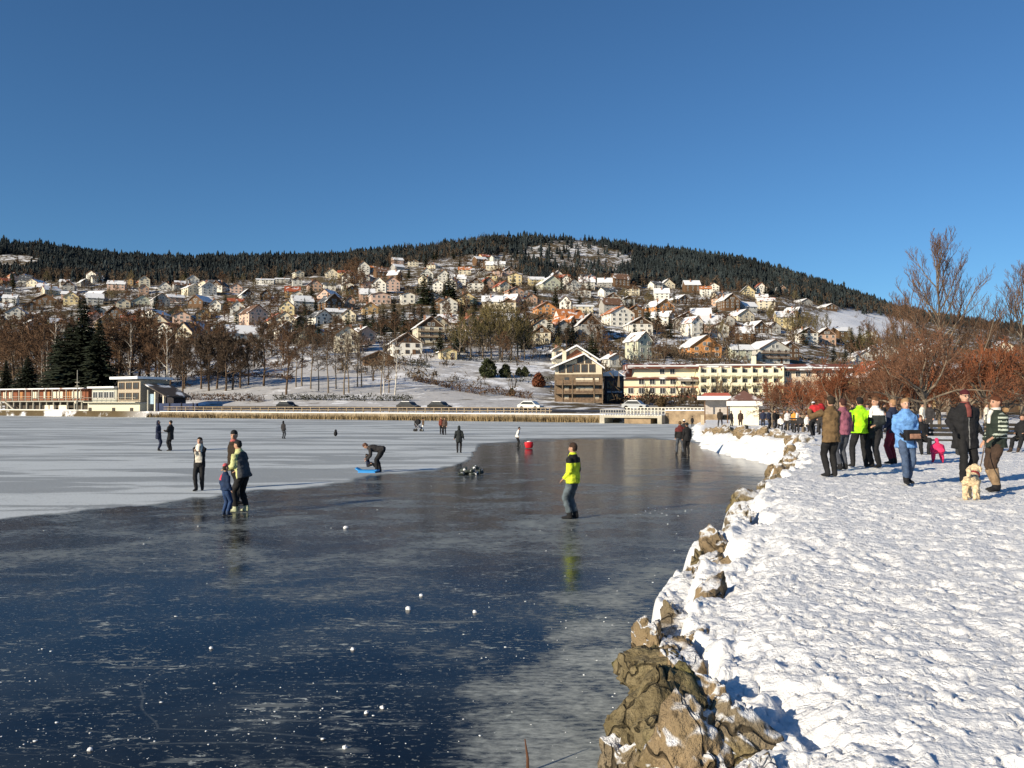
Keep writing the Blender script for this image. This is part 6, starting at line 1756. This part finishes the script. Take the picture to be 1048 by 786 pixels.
# on the bank
bank_person(737, 437.5, 418.5, 20, 'man in dark clothes standing wide at the tip of the bank', top=(0.03, 0.024, 0.02), legs=DARK, feet=[(-.11, 0, 0), (.11, 0, 0)], hem=-.08, detail=0, bulk=1.15)
bank_person(758, 438.5, 420, 200, 'slim figure in brown black leaning by the white kiosk wall', top=(0.05, 0.03, 0.02), legs=(0.04, 0.025, 0.018), detail=0)
bank_person(748.5, 436.5, 420.5, 60, 'dark person just left of the white kiosk corner', top=BLACK, legs=BLACK, detail=0)
bank_person(832.5, 446.5, 422, 330, 'person in black coat with pale cap beyond the man in brown', H=1.72, top=BLACK, legs=BLACK, hat=(0.5, 0.52, 0.56), hem=-.12, detail=0)
bank_person(851, 488.5, 417, 352, 'person in olive brown coat seen from behind holding something red', H=1.72, top=(0.135, 0.085, 0.04), legs=(0.010, 0.010, 0.011), hair=(0.03, 0.018, 0.014), hem=-.10, hands=[(-.10, .15, .02), (-.02, .16, .0)], detail=2, feet=[(-.045, 0, 0), (.045, 0, 0)], bulk=1.05)
bank_person(863, 481.5, 412.5, 340, 'person in mauve pink top and grey jeans behind the brown coat', H=1.72, top=(0.26, 0.09, 0.13), legs=(0.055, 0.06, 0.075), hair=(0.05, 0.02, 0.015), detail=1)
bank_person(880.5, 478.5, 404, 5, 'man in bright lime green jacket and black trousers seen from behind', H=1.76, top=(0.34, 0.72, 0.012), legs=(0.011, 0.011, 0.012), hair=(0.012, 0.01, 0.01), hem=-.045, bulk=1.12, feet=[(-.10, .0, 0), (.09, .03, 0)],
            hood=None, hands=[(-.07, .02, -.28), (.07, .04, -.27)], detail=2, patch=lambda c: ((np.abs(c[:, 0]) > .092) & (np.abs(c[:, 0]) < .118) & (c[:, 2] < .74) & (c[:, 2] > .5)).astype(float), patchcol=BLACK)
bank_person(896.5, 479, 403.5, 250, 'person with white hooded top over a dark body, right of the lime jacket', H=1.76, top=(0.02, 0.02, 0.024), legs=BLACK, hair=(0.14, 0.07, 0.035), scarf=(0.74, 0.73, 0.72), patch=lambda c: (c[:, 2] > .735).astype(float), patchcol=(0.72, 0.71, 0.70), hem=-.12, detail=2, hands=[(-.02, .12, -.20), (.02, .1, -.22)])
bank_person(914.5, 475.5, 408, 330, 'person in navy jacket and burgundy trousers partly behind the blue anorak', H=1.72, top=(0.02, 0.022, 0.045), legs=(0.13, 0.012, 0.025), hair=(0.30, 0.17, 0.09), hem=-.05, detail=2, hands=[(-.08, .08, -.25), (.04, .1, -.25)])
bank_person(927.5, 495.5, 408, 183, 'woman in sky blue anorak and blue jeans walking towards us', H=1.68, top=(0.12, 0.27, 0.56), legs=(0.055, 0.085, 0.15), hair=(0.33, 0.21, 0.11), hem=-.11, bulk=1.12, feet=[(-.035, -.05, 0), (.03, .07, 0)], hands=[(.0, .13, -.20), (.0, .12, -.22)], skin=SKIN2, detail=2, gloves=BLACK)
bank_person(960, 474, 452, 20, 'toddler in raspberry pink snow suit bending forward in the snow', H=.95, lb=1.5, top=(0.74, 0.035, 0.13), legs=(0.72, 0.035, 0.13), hood=(0.74, 0.035, 0.13), lean=58, hip=.36, feet=[(-.12, .06, 0), (.12, .0, 0)], hands=[(-.02, .25, -.06), (.02, .24, -.06)], shoes=(0.5, .03, .08), child=True, bulk=1.5, detail=1)
bank_person(988.5, 494.5, 392, 180, 'tall man in black coat with maroon beret, glasses and dusky red scarf', H=1.86, top=(0.011, 0.011, 0.012), legs=(0.010, 0.010, 0.011), hat=(0.075, 0.012, 0.016), scarf=(0.16, 0.045, 0.04), hem=-.16, bulk=1.28, feet=[(-.075, -.06, 0), (.075, .08, 0)], skin=SKIN2, detail=2,
            hands=[(-.035, .05, -.24), (.035, .05, -.24)], patch=lambda c: ((np.abs(c[:, 0]) < .004) & (c[:, 1] > .04)).astype(float), patchcol=(0.2, 0.2, 0.2), gloves=BLACK)
bank_person(1020.5, 503.5, 402, 262, 'woman in black and green shiny jacket with fur hood holding the dog', H=1.72, top=(0.018, 0.026, 0.020), legs=(0.050, 0.028, 0.018), hair=(0.085, 0.028, 0.012), fur=(0.26, 0.16, 0.08), scarf=(0.60, 0.58, 0.54), calf=(0.25, 0.17, 0.10), shoes=(0.02, .016, .014), hem=-.07, bulk=1.12,
            patch=lambda c: ((np.abs(c[:, 0]) > .085) & (np.sin(c[:, 2] * 150) > .2) & (c[:, 2] > .56)).astype(float), patchcol=(0.36, 0.40, 0.34), hands=[(-.02, .14, -.235), (.02, .05, -.28)], detail=2, feet=[(-.06, .05, 0), (.05, -.04, 0)])
# resting crowd far back under the trees
far = [(799, 441, 'seated person in white on a bench under the red trees', WHITE, 1), (806, 441, 'person in pale grey standing next to the seated one in white', (0.5, 0.5, 0.52), 0), (813, 441, 'person in orange jacket under the red trees', (0.62, 0.26, 0.05), 0), (793, 440, 'person in black at the left end of the crowd under the trees', BLACK, 0),
       (819, 443, 'seated dark person right of the orange jacket', DARK, 1), (826, 443, 'person with white top seated in front of the tree row', WHITE, 1), (787, 439, 'dark person nearest the kiosk under the trees', NAVY, 0), (841, 445, 'person in dark grey behind the brown coat', DARK, 0),
       (905, 447, 'seated person in white between trees behind the navy jacket', WHITE, 1), (944, 446, 'person in pale jacket far behind the blue anorak', (0.62, 0.58, 0.5), 0), (873, 444, 'dark figure among the trunks behind the lime jacket', BLACK, 0),
       (781, 438.5, 'person in dark blue close to the right side of the kiosk', NAVY, 0), (796, 439.5, 'standing person in dark coat behind the seated one in white', BLACK, 0), (802.5, 440, 'person in brown coat between white and grey figures', BROWN, 0), (810, 439.5, 'person in black right behind the orange jacket', BLACK, 0),
       (816, 441, 'person in white jacket right of the orange jacket', WHITE, 0), (823, 441.5, 'person in beige coat near the bench under the red trees', (.4, .32, .22), 0), (829, 442, 'person in dark red coat near the bench under the red trees', (.2, .03, .03), 0), (837, 443, 'person in light blue grey jacket left of the brown coat', (.3, .36, .44), 0),
       (888, 445, 'person in grey behind the white hooded person', (.2, .2, .21), 0), (905, 443, 'person in dark coat between trunks above the navy jacket', BLACK, 0), (952, 444, 'dark clad person far behind the slatted bench', DARK, 0), (1010, 446, 'person in pale coat among trunks behind the dog owner', (.55, .5, .42), 0)]
for i, (px, py, lab_, col_, seat) in enumerate(far):
    p = on_bank(px, py); 
    kw = dict(hip=.27, feet=[(-.06, .22, 0), (.06, .24, 0)], hands=[(-.0, .14, -.2), (.0, .14, -.2)]) if seat else {}
    person(p, rng.choice([150, 200, 230, 120]), 1.68, lab_, top=col_, legs=DARK, detail=0, hem=-.05, hair=rng.choice([BLACK, BROWN]), hat=rng.choice([None, None, BLACK]), **kw)

# ------------------------------------------------------------------ what they hold and sit on
bp = on_bank(927.5, 495.5)
g = MB(); g.loft([(-.16, 0, -.02), (-.15, 0, .02), (.15, 0, .02), (.16, 0, -.02)], [(.09, .05), (.11, .06), (.11, .06), (.09, .05)], (0, 0, 1), 12)
t = thing('shoulder_bag', 'black bag with pale flap held before the blue anorak', 'bag', (bp.x, bp.y - .26, bp.z + .96), R(8))
me = remesh(MB().box((0, 0, 0), (.30, .13, .21)), .02, 3); me.materials.append(cloth(BLACK)); link('bag_body', me, t)
me = remesh(MB().box((.02, -.075, -.02), (.23, .03, .10)), .012, 1); me.materials.append(cloth((0.30, 0.16, 0.11))); link('flap', me, t)
MB().loft([(.16, .03, .08), (.17, .02, .22), (.15, .06, .38), (.10, .16, .47)], [.011] * 4, n=6).build('strap', cloth(BLACK), t)
bp = on_bank(851, 488.5)
me = remesh(MB().ball((0, 0, 0), (.17, .12, .14)).ball((.11, .0, .04), (.10, .09, .11)), .022, 2, .02); me.materials.append(cloth((0.42, 0.025, 0.03)))
tag(link('bundle', me, None, (bp.x - .22, bp.y + .26, bp.z + 1.40)), 'red bundle held up by the person in the olive brown coat', 'bundle')
# glasses of the tall man
mp_ = on_bank(988.5, 494.5)
hd = next(o for o in bpy.data.objects if o.get('label', '').startswith('tall man in black coat'))
g = MB(); H_ = 1.86
hz = (0.525 + .315 + .080 + .006) * H_
for sx in (-1, 1):
    for k in range(12):
        a0, a1 = 2 * math.pi * k / 12, 2 * math.pi * (k + 1) / 12
        g.beam((sx * .034 + .025 * math.cos(a0), .108, hz + .02 * math.sin(a0)), (sx * .034 + .025 * math.cos(a1), .108, hz + .02 * math.sin(a1)), .006)
    g.beam((sx * .058, .106, hz + .008), (sx * .080, .0, hz + .01), .005)
g.beam((-.010, .108, hz + .006), (.010, .108, hz + .006), .006)
g.build('glasses', M('glasses_black', (.02, .02, .02), .3), hd)
# bucket-like red sled, blue sled, pile of broken ice, dark thing on the ice
p_ = IC(541.5, 459)
t = thing('sled', 'red plastic sled tipped upright on the ice beside the child in white', 'sled', p_, R(20)); t.scale = (.8, .8, .8)
me = remesh(MB().loft([(0, 0, .03), (0, .02, .25), (0, .05, .48)], [(.26, .16), (.34, .20), (.36, .20)], n=16), .03, 2); me.materials.append(M('plastic_red', (0.62, 0.02, 0.03), .4, .05)); link('shell', me, t)
me = remesh(MB().loft([(.02, .05, .44), (.02, .06, .56)], [(.22, .12), (.15, .08)], n=12), .03, 2); me.materials.append(cloth((0.75, .6, .6))); link('cushion', me, t)
p_ = IC(377, 483.5)
t = thing('sled', 'bright blue sled under the bent man', 'sled', p_, R(80))
me = remesh(MB().loft([(0, -.42, .10), (0, -.3, .06), (0, .3, .06), (0, .5, .16)], [(.2, .05), (.24, .055), (.24, .055), (.17, .05)], n=14), .025, 2); me.materials.append(M('plastic_blue', (0.03, 0.25, 0.62), .4, .05)); link('shell', me, t)
for sx in (-.2, .2): MB().box((sx, 0, .025), (.04, .7, .05)).build('runner', M('plastic_blue'), t)
p_ = IC(482, 485.5)
g = MB(); r_ = random.Random(4)
for k in range(30):
    g.box((r_.gauss(0, .24), r_.gauss(0, .15), abs(r_.gauss(.07, .08))), (r_.uniform(.08, .3), r_.uniform(.08, .24), r_.uniform(.05, .12)), r_.choice((0, 0, 1)), Matrix.Rotation(r_.uniform(-.7, .7), 3, 'X') @ Matrix.Rotation(r_.uniform(0, 3), 3, 'Z'))
me = remesh(g, .03, 0, .01); me.materials.append(M('rubble_dark', (0.04, 0.05, 0.045), .5, .4, 6)); me.materials.append(SB)
paint(me, lambda c: (fbm(c[:, 0] * 9, c[:, 1] * 9 + c[:, 2] * 7, 5, 2) > .63).astype(float))
stuff(tag(link('ice_rubble', me, None, p_), 'heap of dark broken ice lying at the edge of the snow dusting', 'rubble'))
p_ = IC(343.5, 446.5)
me = remesh(MB().ball((0, 0, .22), (.16, .2, .22)).ball((.02, -.08, .45), (.11, .13, .12)), .03, 2, .01); me.materials.append(cloth(BLACK))
tag(link('backpack', me, None, p_), 'small dark bundle lying alone on the far frosted ice', 'bag')
# pushchair with the far group
def pushchair(p, lab_, rz=0, s=1.0):
    t = thing('pushchair', lab_, 'pushchair', p, rz); t.scale = (s, s, s)
    fm = M('frame_alloy', (.25, .25, .27), .4, .05, metal=.6)
    for x in (-.25, .25):
        for y in (-.3, .35):
            w = MB().loft([(x - .025, y, .13), (x + .025, y, .13)], [.13, .13], (0, 1, 0), 14).build('wheel', M('tyre', (0.02, 0.02, 0.02), .9), t)
        MB().beam((x, -.3, .13), (x, .25, .75), .03).beam((x, .25, .75), (x, .55, 1.02), .03).beam((x, .35, .13), (x, -.05, .55), .03).build('frame', fm, t)
    MB().beam((-.25, .55, 1.02), (.25, .55, 1.02), .035).build('handle', fm, t)
    me = remesh(MB().box((0, -.05, .42), (.42, .5, .10)).box((0, .22, .66), (.42, .1, .5), 0, Matrix.Rotation(-.3, 3, 'X')).box((0, -.3, .35), (.40, .08, .22)), .03, 2); me.materials.append(cloth(NAVY)); link('seat', me, t)
    me = remesh(MB().loft([(-.22, .1, .92), (.22, .1, .92)], [(.26, .26), (.26, .26)], (0, 1, 0), 14), .035, 2); me.materials.append(cloth(BLACK)); link('canopy', me, t)
    return t
pushchair(IC(428.6, 441.5), 'dark pushchair between two distant people on the ice', 1.3)

# benches with seated people
def bench(p, rz, lab_):
    t = thing('bench', lab_, 'bench', p, rz, 'dark benches on the snowy path')
    bk = M('bench_dark', (.03, .026, .022), .7, .2, 3)
    for y in (.02, .16, .30): MB().box((0, y, .45), (1.7, .11, .045)).build('seat_slat', bk, t)
    for z in (.62, .76, .90): MB().box((0, -.10 - (z - .6) * .2, z), (1.7, .035, .10)).build('back_slat', bk, t)
    for x in (-.68, .68): MB().beam((x, .30, 0), (x, .30, .43), .06).beam((x, -.04, 0), (x, -.17, .92), .06).beam((x, -.05, .40), (x, .33, .40), .05).build('leg', M('bench_iron', (.02, .02, .02), .5, .1), t)
    return t
b1 = on_bank(955, 464.5); bench(b1, R(160), 'dark slatted bench behind the toddler in pink')
person(b1 + Vector((-.45, -.12, 0)), 190, 1.66, 'person in black with brown hat seated on the dark slatted bench', top=BLACK, legs=BLACK, hat=(.10, .05, .03), hip=.285, feet=[(-.06, .25, 0), (.06, .26, 0)], hands=[(.03, .14, -.2), (-.03, .15, -.2)], detail=1, lean=-6)
b2 = on_bank(1036, 462); bench(b2, R(165), 'dark bench at the right edge beyond the dog owner')
person(b2 + Vector((.25, -.15, 0)), 230, 1.70, 'person in black seated with outstretched legs on the right edge bench', top=BLACK, legs=BLACK, hip=.285, feet=[(-.05, .36, 0), (.07, .40, 0)], hands=[(.02, .14, -.2), (-.02, .14, -.2)], detail=1, lean=-8, hair=(.05, .03, .02), shoes=(.06, .04, .03))
b3 = on_bank(822, 442.5); bench(b3, R(170), 'bench under the red trees beyond the stone wall corner')

# ------------------------------------------------------------------ the dog and its lead
def dog():
    p = on_bank(995, 511)
    t = thing('dog', 'fluffy cream coloured dog on a lead beside the tall boots', 'dog', p, R(-38)); t.scale = (.76, .76, .74)
    g = MB()                                                       # faces local +y
    L2 = lambda pts, rad, side=(1, 0, 0): g.loft(pts, rad, side, 12)
    L2([(0, -.26, .40), (0, -.20, .42), (0, -.02, .40), (0, .14, .41), (0, .26, .46)], [(.09, .10), (.125, .13), (.12, .13), (.125, .15), (.09, .11)])
    L2([(0, .20, .47), (0, .30, .57), (0, .36, .64)], [(.09, .10), (.085, .09), (.08, .085)])
    g.ball((0, .39, .67), (.095, .10, .09)); L2([(0, .44, .655), (0, .51, .635), (0, .545, .63)], [(.058, .05), (.045, .04), (.028, .026)])
    for sx in (-1, 1):
        L2([(sx * .085, .38, .71), (sx * .115, .375, .64), (sx * .11, .38, .57)], [(.022, .04), (.026, .05), (.018, .035)])
        L2([(sx * .075, .16, .40), (sx * .08, .16, .24), (sx * .08, .175, .12), (sx * .08, .18, .03)], [.065, .052, .045, .045]); g.ball((sx * .08, .205, .03), (.045, .06, .035))
        L2([(sx * .085, -.20, .40), (sx * .09, -.15, .27), (sx * .09, -.255, .16), (sx * .09, -.245, .03)], [.09, .072, .048, .046]); g.ball((sx * .09, -.215, .03), (.045, .06, .035))
    me = remesh(g, .014, 2, .022, 7)
    co = np.empty(len(me.vertices) * 3, np.float32); no = co.copy(); me.vertices.foreach_get('co', co); me.vertices.foreach_get('normal', no)
    co = co.reshape(-1, 3); no = no.reshape(-1, 3)
    co += no * ((vnoise(co[:, 0] * 45 + co[:, 1] * 30, co[:, 2] * 45 + co[:, 1] * 20, 3) - .3) * .014)[:, None]
    me.vertices.foreach_set('co', co.ravel()); me.update()
    for m in (M('fur_cream', (0.60, 0.47, 0.30), .95, .3, 18, .5, bscale=60), EYE): me.materials.append(m)
    paint(me, lambda c: ((np.linalg.norm(c - np.array([0, .565, .64]), axis=1) < .028) | (np.linalg.norm(c - np.array([.04, .468, .70]), axis=1) < .018) | (np.linalg.norm(c - np.array([-.04, .468, .70]), axis=1) < .018)).astype(float))
    link('body', me, t)
    g = MB(); g.loft([(0, -.26, .46), (0, -.36, .54), (0, -.38, .66), (0, -.32, .72)], [(.03, .03), (.05, .05), (.055, .055), (.03, .03)], n=10)
    tl = remesh(g, .014, 1, .02, 2); tl.materials.append(M('fur_cream')); link('tail', tl, t)
    MB().loft([(0, .25, .50), (0, .29, .54)], [(.115, .12), (.11, .115)], n=16).build('collar', cloth((.20, .03, .03)), t)
    w = on_bank(1020.5, 503.5)
    a = Matrix.Rotation(R(-38), 3, 'Z') @ Vector((.04, .21, .41)) + p
    h = w + Vector((-.30, -.16, .88))
    pts = [h.lerp(a, k / 8) - Vector((0, 0, .10 * math.sin(math.pi * k / 8))) for k in range(9)]
    tag(MB().loft(pts, [.009] * 9, n=6).build('dog_lead', cloth((.16, .11, .07))), 'thin brown lead running from the hand to the cream dog', 'lead')
dog()
# a broken reed at the waterline in the foreground
p_ = IC(540, 790)
tag(MB().loft([p_, p_ + Vector((.0, .0, .10)), p_ + Vector((-.02, 0, .24))], [.012, .010, .004], n=6).build('twig', M('twig_foreground', (.10, .045, .025), .9, .2)), 'short brown twig frozen into the ice at the bottom edge', 'twig')
bpy.data.scenes.remove(TMP)
print('objects', len(bpy.data.objects))
